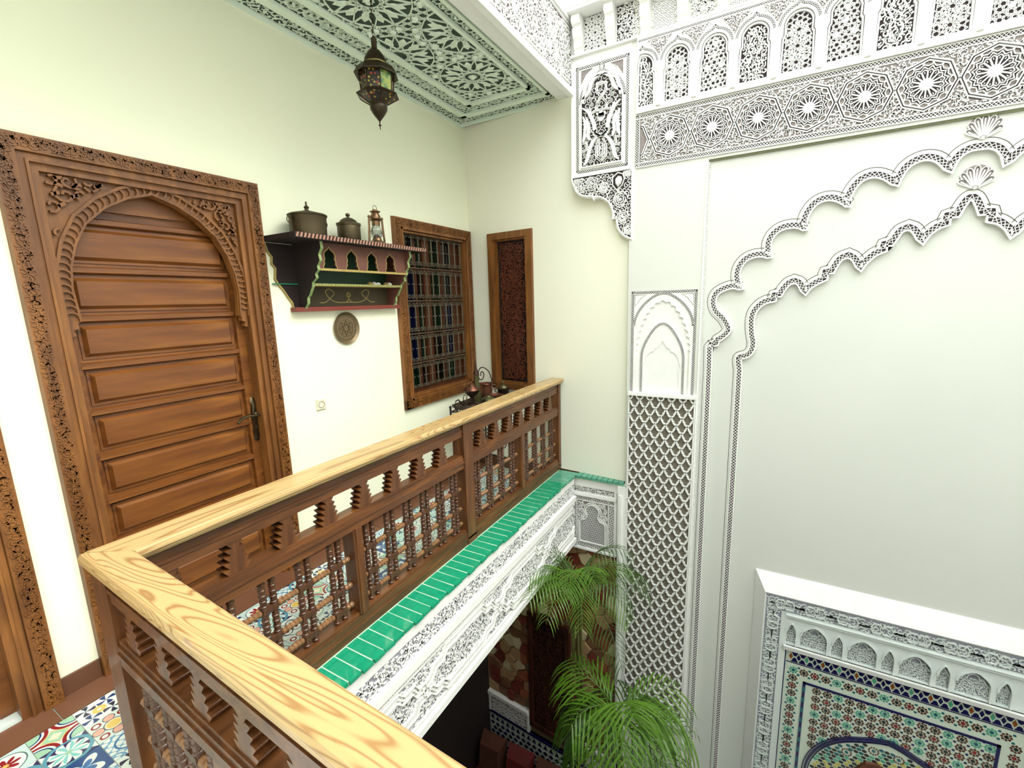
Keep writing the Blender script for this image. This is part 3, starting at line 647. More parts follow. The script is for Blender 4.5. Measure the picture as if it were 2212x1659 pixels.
# ------------------------------------------------------------ balustrades
def balustrade(name, T, F, capmat, u0, u1, posts, mids, cw, hand):
    """F: u along the rail, v up, w towards the court. rail body w in [-.045,.045]"""
    zt, zb = 0.925, 0.112
    a = MB(); e0, e1, cut0 = hand
    c0, c1 = cw; pr = [(c0 - .008, .932), (c0 - .008, .948), (c0 - .003, .960), (c0 + .008, .966), (c1 - .008, .966), (c1 - .002, .962), (c1, .952), (c1, .945), (c1 - .008, .941), (c1 - .008, .934), (c1 - .014, .925), (c0 + .004, .925)]
    vs = []
    for w_, v in pr: vs.append(F.p(e0 + cut0 * w_, v, w_))
    for w_, v in pr: vs.append(F.p(e1, v, w_))
    n = len(pr); a.add(vs, [(i, (i + 1) % n, n + (i + 1) % n, n + i) for i in range(n)] + [tuple(range(n)), tuple(range(n, 2 * n))])
    a.build('handrail', capmat, T, label='pale worn pine handrail')
    for nm, v0, v1, hw in (('top_rail', .835, .925, .030), ('middle_rail', .632, .715, .036), ('bottom_rail', zb, .212, .038)):
        a = MB(); a.fbox(F, u0, u1, v0, v1 - .016, -hw, hw); a.fbox(F, u0, u1, v1 - .016, v1, -hw + .006, hw - .006)
        a.fbox(F, u0, u1, v0 + .035, v0 + .047, -hw - .005, hw + .005)
        a.build(nm, m_rail, T)
    for p0, p1 in posts:
        a = MB(); a.fbox(F, p0, p1, zb - .002, .925, -.042, .043, 0.003); a.build('post', m_rail2, T)
    for p0, p1 in mids:
        a = MB(); a.fbox(F, p0, p1, .200, .640, -.032, .039, .003); a.fbox(F, p0 + .014, p1 - .014, .200, .640, .030, .043, .002); a.build('upright', m_rail2, T)
    # sawtooth pickets: a tapering board with five notches a side
    hh = .835 - .715; nt = 4; o = []
    rz = math.atan2(F.U.y, F.U.x)
    side = []
    nt = 5
    for k in range(nt):
        v0 = hh * k / nt; v1 = hh * (k + 1) / nt; w0_ = .049 - .022 * k / (nt - 1); w1_ = .049 - .022 * (k + 1) / (nt - 1)
        side += [(w0_ - .015, v0 + .0005), (w0_, v1 - .004), (w0_ - .002, v1 - .001), (w1_ - .016, v1 - .0002)]
    out = side + [(-x, y) for x, y in reversed(side)]
    L0 = Fr((0, 0, 0), (1, 0, 0), (0, 0, 1), (0, -1, 0)); a = MB(); a.plate(L0, out, [], -.026, .026); a.plate(Fr((0, 0, 0), (-1, 0, 0), (0, 0, 1), (0, 1, 0)), [(-x, y) for x, y in out], [], .0, .026)
    pk = a.mesh('picket', m_rail2)
    bounds = sorted([u0] + [x for p in posts for x in p] + [u1]); x = u0 + .10; ps = []
    xs = hand_pickets[name]
    for x in xs:
        ob = bpy.data.objects.new('picket', pk); C.objects.link(ob); ob.parent = T; ob.location = F.p(x, .715, 0) - T.location; ob.rotation_euler = (0, 0, rz)
    # turned spindles in pairs, tied by three rows of turned rods
    pf = [(.013, 0), (.013, .012), (.009, .016)]
    z = .016
    def beads(z, zend):
        l = []
        while z < zend - .018:
            l += [(.0125, z), (.0155, z + .003), (.0155, z + .007), (.0125, z + .010), (.0135, z + .016), (.0125, z + .022)]; z += .0235
        l.append((.009, zend)); return l
    prof = [(.012, 0)] + beads(.004, .030) + [(.014, .0305), (.014, .056)] + beads(.058, .130) + [(.014, .1305), (.014, .158)] + beads(.160, .262) + [(.014, .2625), (.014, .290)] + beads(.292, .418) + [(.012, .420)]
    a = MB(); a.lathe(prof, (0, 0, 0), 8); spm = a.mesh('spindle', m_spin, True)
    kn = MB(); kn.fbox(L0, -.034, .034, -.015, .015, -.0135, .0135, .003); knm = kn.mesh('knot_block', m_spin)
    M3 = Matrix(((0, 0, 1), (0, 1, 0), (-1, 0, 0)))
    def rod(l):
        a = MB(); pr = [(.008, 0)]; n = max(2, int(l / .017)); d = l / n
        for i in range(n): z = i * d; pr += [(.0105, z + .001), (.0145, z + d * .3), (.0145, z + d * .65), (.0105, z + d - .001)]
        a.lathe(pr, (0, 0, 0), 8, M3); return a.mesh('turned_rod', m_rod, True)
    bays = sorted(list(posts) + list(mids)); edges = [u0] + [x for p in bays for x in p] + [u1]; bb = []
    st = None
    cur = edges[0]
    for p in bays:
        if p[0] - cur > .12: bb.append((cur, p[0]))
        cur = p[1]
    if u1 - cur > .12: bb.append((cur, u1))
    for b0, b1 in bb:
        n = max(1, round((b1 - b0) / .146)); gap = (b1 - b0) / n; rl = gap - .068; rm = rod(rl); rh = rod((gap - .068) / 2)
        for i in range(n):
            c = b0 + gap * (i + .5)
            for s in (-.021, .021):
                ob = bpy.data.objects.new('spindle', spm); C.objects.link(ob); ob.parent = T; ob.location = F.p(c + s, .212, 0) - T.location
            for z in (.255, .356, .488): ob = bpy.data.objects.new('knot_block', knm); C.objects.link(ob); ob.parent = T; ob.location = F.p(c, z, 0) - T.location; ob.rotation_euler = (0, 0, rz)
            for z in (.255, .356, .488):
                if i < n - 1:
                    ob = bpy.data.objects.new('turned_rod', rm); C.objects.link(ob); ob.parent = T; ob.location = F.p(c + .034, z, 0) - T.location; ob.rotation_euler = (0, 0, rz)
                if i in (0, n - 1):
                    for q in ([b0] if i == 0 else []) + ([b1 - rl / 2] if i == n - 1 else []):
                        ob = bpy.data.objects.new('turned_rod', rh); C.objects.link(ob); ob.parent = T; ob.location = F.p(q, z, 0) - T.location; ob.rotation_euler = (0, 0, rz)
    return T
hand_pickets = {'balustrade': [.595, .80, 1.0, 1.2, 1.40, 1.605, 1.80, 1.995, 2.42, 2.60, 2.79, 2.97, 3.15, 3.33, 3.50],
                'balustrade.001': [.16, .355, .55, .745, .94, 1.135, 1.33, 1.525, 1.72, 1.915]}
RA = Fr((0.95, 0, 0), (0, 1, 0), (0, 0, 1), (1, 0, 0))
BT = thing('balustrade', 'carved wooden balustrade with sawtooth pickets and turned spindles, L-shaped, with pale pine handrail', 'balustrade', (0.95, 0.47, 0.09))
balustrade('balustrade', BT, RA, m_capA, 0.50, 3.695, [(2.185, 2.29), (3.645, 3.697), (.43, .51)], [(1.298, 1.358), (2.93, 2.992)], (-.062, .075), (.465, 3.69, .59))
ab = -0.0457; cb, sb = math.cos(ab), math.sin(ab)
RB = Fr((0.95, 0.468, 0), (cb, sb, 0), (0, 0, 1), (-sb, cb, 0))
balustrade('balustrade.001', BT, RB, m_capB, 0.06, 2.4, [(1.16, 1.24), (2.34, 2.4)], [(.58, .64), (1.75, 1.81)], (-.045, .043), (.008, 2.4, 1.47))

# ------------------------------------------------------------ green tiled ledge
T = sempty('trim_3'); rnd = random.Random(8)
a = MB(); a.box(0.935, 1.160, 0.52, 3.66, 0.085, 0.1085); a.box(1.0, 5.5, 0.35, 0.56, 0.085, 0.1035); a.build('ledge_bed', m_ggrout, T)
y = 0.60; pt = 0.0665
while y < 3.62:
    q = MB(); dx = rnd.uniform(-.006, .006); x1 = 1.172 + dx; sk = rnd.uniform(-.002, .002)
    pts = [(0.994, y + .0030 + sk), (x1, y + .0030 - sk), (x1 + rnd.uniform(-.003, .003), y + pt - .003 - sk), (0.994, y + pt - .003 + sk)]
    q.poly(FT, pts, 0.095, 0.1105 + rnd.uniform(-.001, .001), 0.012)
    q.build('glazed_tile', m_gtile2 if y > 3.38 else m_gtile, T); y += pt
for i in range(9):
    q = MB(); x = 1.178 + i * .048
    for_y = 3.60 - rnd.uniform(0, .006); q.poly(FT, [(x, for_y), (x + .044, for_y - .002), (x + .044, 3.685), (x, 3.690)], 0.088, 0.1105, 0.02)
    q.build('glazed_tile', m_gtile2, T)
a = MB(); a.box(1.165, 1.615, 3.61, 3.7, 0.075, 0.095); a.build('ledge_bed', m_ggrout, T)

# ------------------------------------------------------------ carved fascia of the gallery slab
def fascia(F, u0, u1, parts, label, name, cat='frieze', seed=1):
    T = thing(name, label, cat, F.p((u0 + u1) / 2, parts['base'], 0)); return T
T = thing('carved_fascia', 'long white carved stucco fascia below the green tiled ledge', 'fascia', FB.p(2.1, -.54, 0))
U0, U1 = 0.62, 3.60
a = MB(); a.fbox(FB, U0, U1, -.54, .095, -.03, 0.0); a.fbox(FB, U0, U1, .028, .092, 0, .008); a.build('plaster_ground', m_stucco, T)
a = MB(); a.fbox(FB, U0, U1, -.135, -.082, 0, .030, .003); a.fbox(FB, U0, U1, -.54, -.492, 0, .030, .003); a.fbox(FB, U0, U1, -.15, -.141, 0, .018); a.build('moulding', m_stucco, T)
a = MB(); a.fbox(FB, U0, U1, -.078, .026, 0, .003); a.fbox(FB, U0, U1, -.488, -.152, 0, .003); a.build('band_ground', m_fasg, T)
a = MB(); scrolls(a, FB, rtest(U0, U1, -.076, .024), (U0, U1, -.074, .024), .040, .0062, .002, .009, 31, 1.0)
a.build('scroll_band', m_stucco, T, stuff=True)
# large panel: interlaced knotwork with star knots between scroll fields
a = MB(); per = 0.74
for v in (-.170, -.470):
    a.fbox(FB, U0, U1, v - .004, v + .004, .003, .016)
k = 0; u = U0 - .2
def clipU(pts):
    run = []
    for p in pts:
        if U0 < p[0] < U1: run.append(p)
        else:
            if len(run) > 1: yield run
            run = []
    if len(run) > 1: yield run
while u < U1:
    for s in (1, -1):
        vm = -.32; base = [(0, .118), (.16, .118), (.20, .075), (.27, .075), (.30, .03), (.335, .03), (.37, -.03), (.40, -.03), (.44, -.075), (.50, -.075), (.54, -.118), (.74, -.118)]
        for off in (0, .018, -.018):
            pts = [(u + x + .0, vm + s * y) for x, y in base]; pts = offset(pts, off, lim=1.3)
            # densify for clipping
            d = []
            for p, q in zip(pts[:-1], pts[1:]):
                for i in range(4): d.append((p[0] + (q[0] - p[0]) * i / 4, p[1] + (q[1] - p[1]) * i / 4))
            d.append(pts[-1])
            for r in clipU(d): a.ribbon(FB, r, .0075 if off else .010, .003, .020 if off else .016)
            pts2 = [(u + .37 - (x - .37), y) for x, y in d and [(p[0] - u, p[1]) for p in d]]
    for q in (.12, .62):
        if U0 + .06 < u + q < U1 - .06: a.ribbon(FB, [(u + q - .09, -.32 + .10), (u + q - .05, -.32 + .118), (u + q + .05, -.32 + .118), (u + q + .09, -.32 + .10), (u + q + .05, -.32 + .082), (u + q - .05, -.32 + .082)], .006, .003, .014, True); a.ribbon(FB, [(u + q - .09, -.42), (u + q - .05, -.402), (u + q + .05, -.402), (u + q + .09, -.42), (u + q + .05, -.438), (u + q - .05, -.438)], .006, .003, .014, True)
    u += per
a.build('interlace', m_stucco, T)
a = MB(); scrolls(a, FB, rtest(U0, U1, -.46, -.18), (U0, U1, -.455, -.18), .043, .0062, .002, .009, 33, 1.2); a.build('arabesque', m_stucco, T, stuff=True)
a = MB()
for v in (-.161, -.479):
    u = U0 + .005
    while u < U1: a.fbox(FB, u, u + .008, v - .003, v + .003, .003, .012); u += .015
a.build('bead_row', m_stucco, T, stuff=True)

# upper beam face over the court
T = thing('carved_beam', 'white carved stucco beam above the gallery, at the top of the picture', 'beam', FB.p(2.5, 3.215, 0))
a = MB(); a.fbox(FB, -.6, 3.60, 3.212, 3.735, -.004, 0.0); a.build('plaster_ground', m_pang, T)
a = MB(); a.fbox(FB, -.6, 3.60, 3.205, 3.248, -.02, .020, .004); a.fbox(FB, -.6, 3.60, 3.69, 3.74, -.002, .022, .004); a.fbox(FB, -.6, 3.60, 3.256, 3.264, 0, .012); a.fbox(FB, -.6, 3.60, 3.672, 3.680, 0, .012); a.build('moulding', m_stucco, T)
a = MB(); scrolls(a, FB, rtest(1.6, 3.59, 3.27, 3.665), (1.6, 3.6, 3.275, 3.66), .050, .006, 0, .006, 41, 1.2)
u = 1.7
while u < 3.6:
    for s in (1, -1):
        pts = [(u, 3.468 + s * .17), (u + .14, 3.468 + s * .17), (u + .18, 3.468 + s * .11), (u + .24, 3.468 + s * .11), (u + .27, 3.468 + s * .04), (u + .31, 3.468), (u + .35, 3.468 - s * .04), (u + .38, 3.468 - s * .11), (u + .44, 3.468 - s * .11), (u + .48, 3.468 - s * .17), (u + .62, 3.468 - s * .17)]
        pts = [p for p in pts if p[0] < 3.59]
        if len(pts) > 1:
            for off in (-.014, .014): a.ribbon(FB, offset(pts, off, lim=1.3), .007, 0, .011)
    u += .62
a.build('arabesque', m_stucco, T, stuff=True)

# ------------------------------------------------------------ carved ceiling over the gallery
T = thing('carved_ceiling_panel', 'pale green carved plaster ceiling with great star rosettes over the gallery', 'ceiling panel', (0.55, 2.3, 3.28))
CE = 3.79
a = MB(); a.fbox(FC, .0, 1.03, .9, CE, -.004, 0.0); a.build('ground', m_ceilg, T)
a = MB()
def cframe(a, d0, d1, dr0, dr1, h, e0=None):
    a.fbox(FC, d0, d1, .9, CE - d1 * .98 - .02, 0, h); a.fbox(FC, 1.03 - dr1, 1.03 - dr0, .9, CE - d1 - .02, 0, h)
    a.fbox(FC, d0, 1.03 - dr0, CE - d1 - .06, CE - d0 - .06, 0, h)
cframe(a, 0, .012, 0, .03, .03); cframe(a, .125, .180, .06, .085, .022); cframe(a, .305, .345, .150, .173, .022)
a.build('moulding', m_ceil, T)
e1 = lambda d: CE - .06 - d
a = MB(); t1 = lambda u, v: (.014 < u < .123 and v < e1(.014)) or (e1(.123) < v < e1(.014) and u < 1.0)
scrolls(a, FC, lambda u, v: t1(u, v) and v > 1.2, (.015, 1.0, 1.2, CE), .048, .0055, 0, .005, 51, 0.9)
t1b = lambda u, v: .975 < u < .995 and v < e1(.123) and v > 1.2
kagome(a, FC, t1b, (.975, .995, 1.2, 3.6), .02, .004, 0, .004)
a.build('scroll_border', m_ceil, T, stuff=True)
a = MB(); t2 = lambda u, v: ((.185 < u < .300 or .886 < u < .943) and 1.2 < v < e1(.185)) or (.185 < u < .943 and e1(.300) < v < e1(.185))
kagome(a, FC, t2, (.18, .95, 1.2, 3.6), .034, .0034, 0, .004, 0.2)
vv = 1.3
while vv < e1(.30):
    for uu in (.2425, .9145):
        R_ = .048 if uu < .5 else .026; star(a, FC, (uu, vv), R_, 12, 4, .004, 0, .005); a.poly(FC, arc((uu, vv), .008, 0, 2 * PI, 8)[:-1], 0, .014)
    vv += .112
uu = .30
while uu < .93: star(a, FC, (uu, e1(.2425)), .048, 12, 4, .004, 0, .005); uu += .112
a.build('star_border', m_ceil, T, stuff=True)
# centre field
x0, x1, yl, yh = .347, .855, 1.2, e1(.347); ct = rtest(x0, x1, yl, yh)
a = MB(); big = [(.601, 3.055), (.601, 2.055), (.601, 1.055)]; half = [(.347, 2.555), (.855, 2.555), (.347, 1.555), (.855, 1.555)]
cen = [(c, .235) for c in big + half]
def fill(u, v): return ct(u, v) and all(math.hypot(u - c[0], v - c[1]) > r for c, r in cen)
kagome(a, FC, fill, (x0, x1, yl, yh), .048, .0065, 0, .006, .12)
for c, r in cen:
    star(a, FC, c, r, 12, 5, .0065, 0, .007, 0.13, ct)
    pts = arc(c, r, 0, 2 * PI, 24)
    for p, q in zip(pts[:-1], pts[1:]):
        if ct(*p) and ct(*q): a.seg(FC, p, q, .007, 0, .007)
a.build('star_lattice', m_ceil, T)
lf = []
for c, r in cen:
    for k in range(12):
        an = 0.13 + (k + .5) * PI / 6; d = (math.cos(an), math.sin(an)); n_ = (-d[1], d[0])
        pt = [(c[0] + d[0] * r * s + n_[0] * r * t, c[1] + d[1] * r * s + n_[1] * r * t) for s, t in ((.36, 0), (.55, .085), (.74, .10), (.88, 0), (.74, -.10), (.55, -.085))]
        if all(ct(*p) for p in pt):
            q = MB(); q.poly(FC, pt, 0, .004, .2)
            for s in (.5, .6, .7): 
                pc_ = (c[0] + d[0] * r * s, c[1] + d[1] * r * s); q.seg(FC, (pc_[0] - n_[0] * .012, pc_[1] - n_[1] * .012), (pc_[0] + d[0] * .012, pc_[1] + d[1] * .012), .003, 0, .006); q.seg(FC, (pc_[0] + n_[0] * .012, pc_[1] + n_[1] * .012), (pc_[0] + d[0] * .012, pc_[1] + d[1] * .012), .003, 0, .006)
            q.build('petal', m_ceil, T)
bs_ = []
for c, r in cen:
    for k in range(12):
        an = 0.13 + k * PI / 6; p = (c[0] + r * 1.17 * math.cos(an), c[1] + r * 1.17 * math.sin(an))
        if x0 + .02 < p[0] < x1 - .02 and yl < p[1] < yh - .02 and all(math.hypot(p[0] - q[0], p[1] - q[1]) > .05 for q in bs_) and all(math.hypot(p[0] - q[0][0], p[1] - q[0][1]) > .2 for q in cen): bs_.append(p)
bs_ += [c for c, r in cen if x0 + .02 < c[0] < x1 - .02]
for p in bs_:
    q = MB(); q.poly(FC, [(p[0] + (.034 if i % 2 else .022) * math.cos(i * PI / 10), p[1] + (.034 if i % 2 else .022) * math.sin(i * PI / 10)) for i in range(20)], 0, .006); q.poly(FC, arc(p, .020, 0, 2 * PI, 12)[:-1], .006, .018, .35); q.build('boss', m_ceil, T)

# ------------------------------------------------------------ facade: great panel with two scalloped arches
OA = [[(2.227, 1.107), (2.224, 1.29), (2.229, 1.305), (2.265, 1.31), (2.274, 1.338), (2.304, 1.359), (2.338, 1.398), (2.338, 1.431), (2.303, 1.492), (2.254, 1.543), (2.233, 1.609), (2.248, 1.669), (2.297, 1.705), (2.361, 1.721), (2.425, 1.7)], [(2.389, 1.739), (2.378, 1.787), (2.388, 1.849), (2.423, 1.899), (2.474, 1.923), (2.534, 1.925), (2.581, 1.905)], [(2.561, 1.94), (2.559, 2.0), (2.582, 2.053), (2.627, 2.088), (2.683, 2.098), (2.735, 2.09), (2.775, 2.063)], [(2.752, 2.114), (2.765, 2.164), (2.797, 2.215), (2.84, 2.242), (2.896, 2.244), (2.954, 2.216), (2.992, 2.179)], [(2.972, 2.232), (2.996, 2.289), (3.036, 2.335), (3.094, 2.35), (3.155, 2.327), (3.213, 2.274)], [(3.212, 2.313), (3.238, 2.366), (3.281, 2.399), (3.335, 2.408), (3.391, 2.382), (3.448, 2.31)], [(3.448, 2.363), (3.474, 2.401), (3.515, 2.424), (3.562, 2.426)]]
IA = [[(2.429, 1.114), (2.418, 1.191), (2.431, 1.214), (2.47, 1.227), (2.498, 1.261), (2.506, 1.316), (2.493, 1.381), (2.486, 1.468), (2.496, 1.533), (2.531, 1.585), (2.572, 1.611), (2.613, 1.62), (2.614, 1.651), (2.647, 1.653), (2.663, 1.686), (2.692, 1.725), (2.726, 1.742), (2.763, 1.722), (2.798, 1.65)], [(2.808, 1.69), (2.848, 1.723), (2.893, 1.746), (2.895, 1.79), (2.93, 1.793), (2.944, 1.826), (2.969, 1.869), (3.011, 1.888), (3.049, 1.861), (3.085, 1.788)], [(3.097, 1.839), (3.139, 1.883), (3.183, 1.905), (3.181, 1.942), (3.216, 1.942), (3.23, 1.967), (3.253, 2.011), (3.291, 2.03), (3.328, 2.006), (3.369, 1.928)], [(3.38, 1.979), (3.42, 2.017), (3.459, 2.032), (3.458, 2.079), (3.501, 2.078), (3.516, 2.118), (3.537, 2.157), (3.567, 2.172)]]
def smooth_lobes(A, cx):
    out = []
    for L in A:
        n = len(L)
        for i in range(n - 1):
            p0, p1, p2, p3 = L[max(0, i - 1)], L[i], L[i + 1], L[min(n - 1, i + 2)]
            ang = lambda a, b, c: abs((math.atan2(c[1] - b[1], c[0] - b[0]) - math.atan2(b[1] - a[1], b[0] - a[0]) + PI) % (2 * PI) - PI)
            t1 = (0.5 * (p2[0] - p0[0]), 0.5 * (p2[1] - p0[1])) if i > 0 and ang(p0, p1, p2) < 0.9 else (p2[0] - p1[0], p2[1] - p1[1])
            t2 = (0.5 * (p3[0] - p1[0]), 0.5 * (p3[1] - p1[1])) if i < n - 2 and ang(p1, p2, p3) < 0.9 else (p2[0] - p1[0], p2[1] - p1[1])
            for k in range(3):
                s = k / 3; a, b, c, d = 2 * s**3 - 3 * s**2 + 1, s**3 - 2 * s**2 + s, -2 * s**3 + 3 * s**2, s**3 - s**2
                out.append((a * p1[0] + b * t1[0] + c * p2[0] + d * t2[0], a * p1[1] + b * t1[1] + c * p2[1] + d * t2[1]))
        out.append(L[-1])
    out = [p for p in out if p[0] <= cx]
    return out + [(2 * cx - u, v) for u, v in reversed(out)]
cx = 3.555
oa = smooth_lobes(OA, cx); ia = smooth_lobes(IA, cx)
def arch_full(a, zb): return [(a[0][0], zb)] + a + [(a[-1][0], zb)]
oaf = arch_full(oa, ZL); iaf = arch_full(ia, ZL)
def notch(edge, u0, u1, vt, zb, gap=0.0): return [(u0, zb), (u0, vt), (u1, vt), (u1, zb)] + list(reversed(edge))
T = sempty('wall_facade_panel')
oe = offset(oaf, -0.024, lim=1.5); ie = offset(iaf, -0.024, lim=1.5)
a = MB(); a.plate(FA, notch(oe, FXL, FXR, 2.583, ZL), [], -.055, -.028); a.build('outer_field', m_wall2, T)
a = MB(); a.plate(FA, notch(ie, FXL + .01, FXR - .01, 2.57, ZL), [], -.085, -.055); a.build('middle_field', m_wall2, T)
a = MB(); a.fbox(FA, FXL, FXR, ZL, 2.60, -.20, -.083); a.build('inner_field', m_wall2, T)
for nm, f, w0 in (('outer_scalloped_arch', oaf, -.028), ('inner_scalloped_arch', iaf, -.055)):
    A_ = thing(nm, {'outer_scalloped_arch': 'outer of two scalloped lattice arches on the court wall, with even round lobes', 'inner_scalloped_arch': 'inner scalloped lattice arch, its lobes broken by small square steps'}[nm], 'arch relief', FA.p(cx, ZL, w0))
    g, h = MB(), MB(); pth = [p for p in f]; pth[0] = (pth[0][0], -2.6); pth[-1] = (pth[-1][0], -2.6)
    chain(g, h, FA, pth, .027, w0 + .0005, w0 + .004, per=.034)
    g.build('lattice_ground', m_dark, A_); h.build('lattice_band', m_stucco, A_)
    e = MB(); e.ribbon(FA, offset(pth, -.019, lim=1.5), .010, w0 - .0, w0 + .005); e.ribbon(FA, offset(pth, .0175, lim=1.5), .007, w0 - .0, w0 + .005)
    e.build('edge_strip', m_stucco, A_)
    e = MB(); e.ribbon(FA, offset(pth, .038, lim=1.3), .0035, w0, w0 + .0012); e.build('outline', m_line, A_)
# rope bead down the left edge of the panel and dark groove along its top
a = MB(); a.fbox(FA, FXL - .012, FXL - .004, -2.7, 2.59, 0, .004)
for i in range(420): 
    v = -2.68 + i * .0125; a.fbox(FA, FXL - .004, FXL + .008, v, v + .0065, -.02, .002)
o = a.build('rope_bead', m_stucco, T, stuff=True)
a = MB(); a.fbox(FA, FXL, FXR, 2.572, 2.583, -.03, -.012); o = struct('trim_4', a, plain('top_groove_lip', (0.52, 0.53, 0.40), None, 6, 0.7))
# fan shells
for i, (cu, v0, lab) in enumerate(((3.558, 2.455, 'carved fan shell above the outer arch crown, touching the frieze'), (3.562, 2.200, 'carved fan shell between the crowns of the two scalloped arches'))):
    ws = -.028 if i == 0 else -.055; S = thing('fan_shell', lab, 'shell relief', FA.p(cu, v0, ws), 'fan shells on the arch crowns')
    g = MB(); g.poly(FA, [(cu, v0)] + arc((cu, v0 + .062), .070, -.1, PI + .1, 16), ws, ws + .004); g.build('shell_ground', m_mid, S)
    for k in range(7):
        an = PI / 2 + (k - 3) * .30; L_ = .128 - .006 * abs(k - 3); w_ = .0135
        d = (math.cos(an), math.sin(an)); n_ = (-d[1], d[0]); q = MB()
        if k in (0, 6): L_ *= .86
        pts = [(cu + d[0] * L_ * t + n_[0] * w_ * s, v0 + d[1] * L_ * t + n_[1] * w_ * s) for t, s in ((.02, 0), (.5, .55), (.82, 1.0), (.94, .75), (1.0, 0), (.94, -.75), (.82, -1), (.5, -.55))]
        q.ribbon(FA, pts, .004, ws, ws + .012, True); q.ribbon(FA, [(cu + d[0] * L_ * t, v0 + d[1] * L_ * t) for t in (.2, .5, .86)], .006, ws, ws + .010); q.build('lobe', m_stucco, S)

# ------------------------------------------------------------ rosette frieze
T = thing('rosette_frieze', 'white carved frieze of large round rosettes in linked octagons across the court wall', 'frieze', FA.p(3.3, 2.6, 0))
f0, f1, z0, z1 = 1.66, 4.95, 2.605, 2.965
a = MB(); a.fbox(FA, f0, f1, z0, z1, 0, .003); a.build('ground', m_mid, T)
g, h = MB(), MB()
for pth in ([(f0 + .02, z0 + .015), (f1, z0 + .015)], [(f0 + .02, z1 - .015), (f1, z1 - .015)], [(f0 + .008, z0), (f0 + .008, z1)]): chain(g, h, FA, pth, .022, .003, .008, per=.026)
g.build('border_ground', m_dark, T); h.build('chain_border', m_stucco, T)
a = MB()
for v in (z0 + .001, z0 + .029, z1 - .029, z1 - .001): a.fbox(FA, f0, f1, v - .003, v + .003, .003, .010)
a.fbox(FA, f0 + .022, f0 + .027, z0, z1, .003, .010); a.build('fillet', m_stucco, T)
zc = 2.785; pit = .277; cs = [1.898 + (i - 1) * pit for i in range(13)]
R_ = pit / 2 * 1.0; ok = lambda u, v: f0 + .03 < u < f1 and z0 + .032 < v < z1 - .032
ro = []
a = MB(); cs = [c for c in cs if c < f1 + .05]
sp = lambda u, v: ok(u, v) and all(max(abs(u - c) * math.cos(PI / 8 * 0) , 0) + 0 >= 0 and not inpoly(u, v, [(c + R_ * math.cos(k * PI / 4), zc + R_ * math.sin(k * PI / 4)) for k in range(8)]) for c in cs)
scrolls(a, FA, sp, (f0, f1, z0 + .03, z1 - .03), .033, .005, .003, .010, 61, 1.0)
a.build('spandrel_scrolls', m_stucco, T, stuff=True)
dkb = MB()
for c in cs:
    q = MB(); pts = [(c + R_ * math.cos(k * PI / 4), zc + R_ * math.sin(k * PI / 4)) for k in range(8)]
    full = c - R_ > f0 + .02
    for k in range(8):
        pm_ = offset(pts, .0065, True)
        for r in runs(pm_[k], pm_[(k + 1) % 8], ok, .01): dkb.seg(FA, r[0], r[1], .026, .003, .0045)
    for off, wd, hh in ((-.0, .0062, .013), (-.0135, .0062, .013)):
        po = offset(pts, off * -1, True)
        for k in range(8):
            for r in runs(po[k], po[(k + 1) % 8], ok, .01): q.seg(FA, r[0], r[1], wd, .003, hh)
    q.build('octagon_frame', m_stucco, T)
dkb.build('octagon_ground', m_dark, T)
def rosette(mb, c, v, F=FA, b=.003, s=1.0, test=None):
    R0 = .0315 * s; mb.poly(F, arc((c, v), R0, 0, 2 * PI, 24)[:-1], b, b + .010, .06)
    for k in range(16):
        an = 2 * PI * k / 16; d = (math.cos(an), math.sin(an))
        mb.seg(F, (c + d[0] * .030 * s, v + d[1] * .030 * s), (c + d[0] * .068 * s, v + d[1] * .068 * s), .0066 * s, b, b + .008)
        a2 = an + PI / 16; e = (math.cos(a2), math.sin(a2)); a3 = an + PI / 8; f = (math.cos(a3), math.sin(a3))
        for r1, r2 in ((.068, .078), (.078, .094), (.094, .106)):
            mb.seg(F, (c + d[0] * r1 * s, v + d[1] * r1 * s), (c + e[0] * r2 * s, v + e[1] * r2 * s), .0042 * s, b, b + .008)
            mb.seg(F, (c + f[0] * r1 * s, v + f[1] * r1 * s), (c + e[0] * r2 * s, v + e[1] * r2 * s), .0042 * s, b, b + .008)
        for r1, wd in ((.058, .009), (.087, .006)): 
            mb.seg(F, (c + e[0] * r1 * s, v + e[1] * r1 * s), (c + e[0] * (r1 + .010) * s, v + e[1] * (r1 + .010) * s), wd * .35 * s, b, b + .005)
        mb.seg(F, (c + e[0] * .106 * s, v + e[1] * .106 * s), (c + e[0] * .118 * s, v + e[1] * .118 * s), .010 * s, b, b + .007)
for c in cs:
    if c < f0 + .1 or c > f1 - .1: continue
    q = MB(); q.poly(FA, arc((c, zc), .098, 0, 2 * PI, 24)[:-1], .0031, .0036); rg = q.build('rosette_ground', m_dark, T)
    q = MB(); rosette(q, c, zc); q.build('rosette', m_stucco, T)

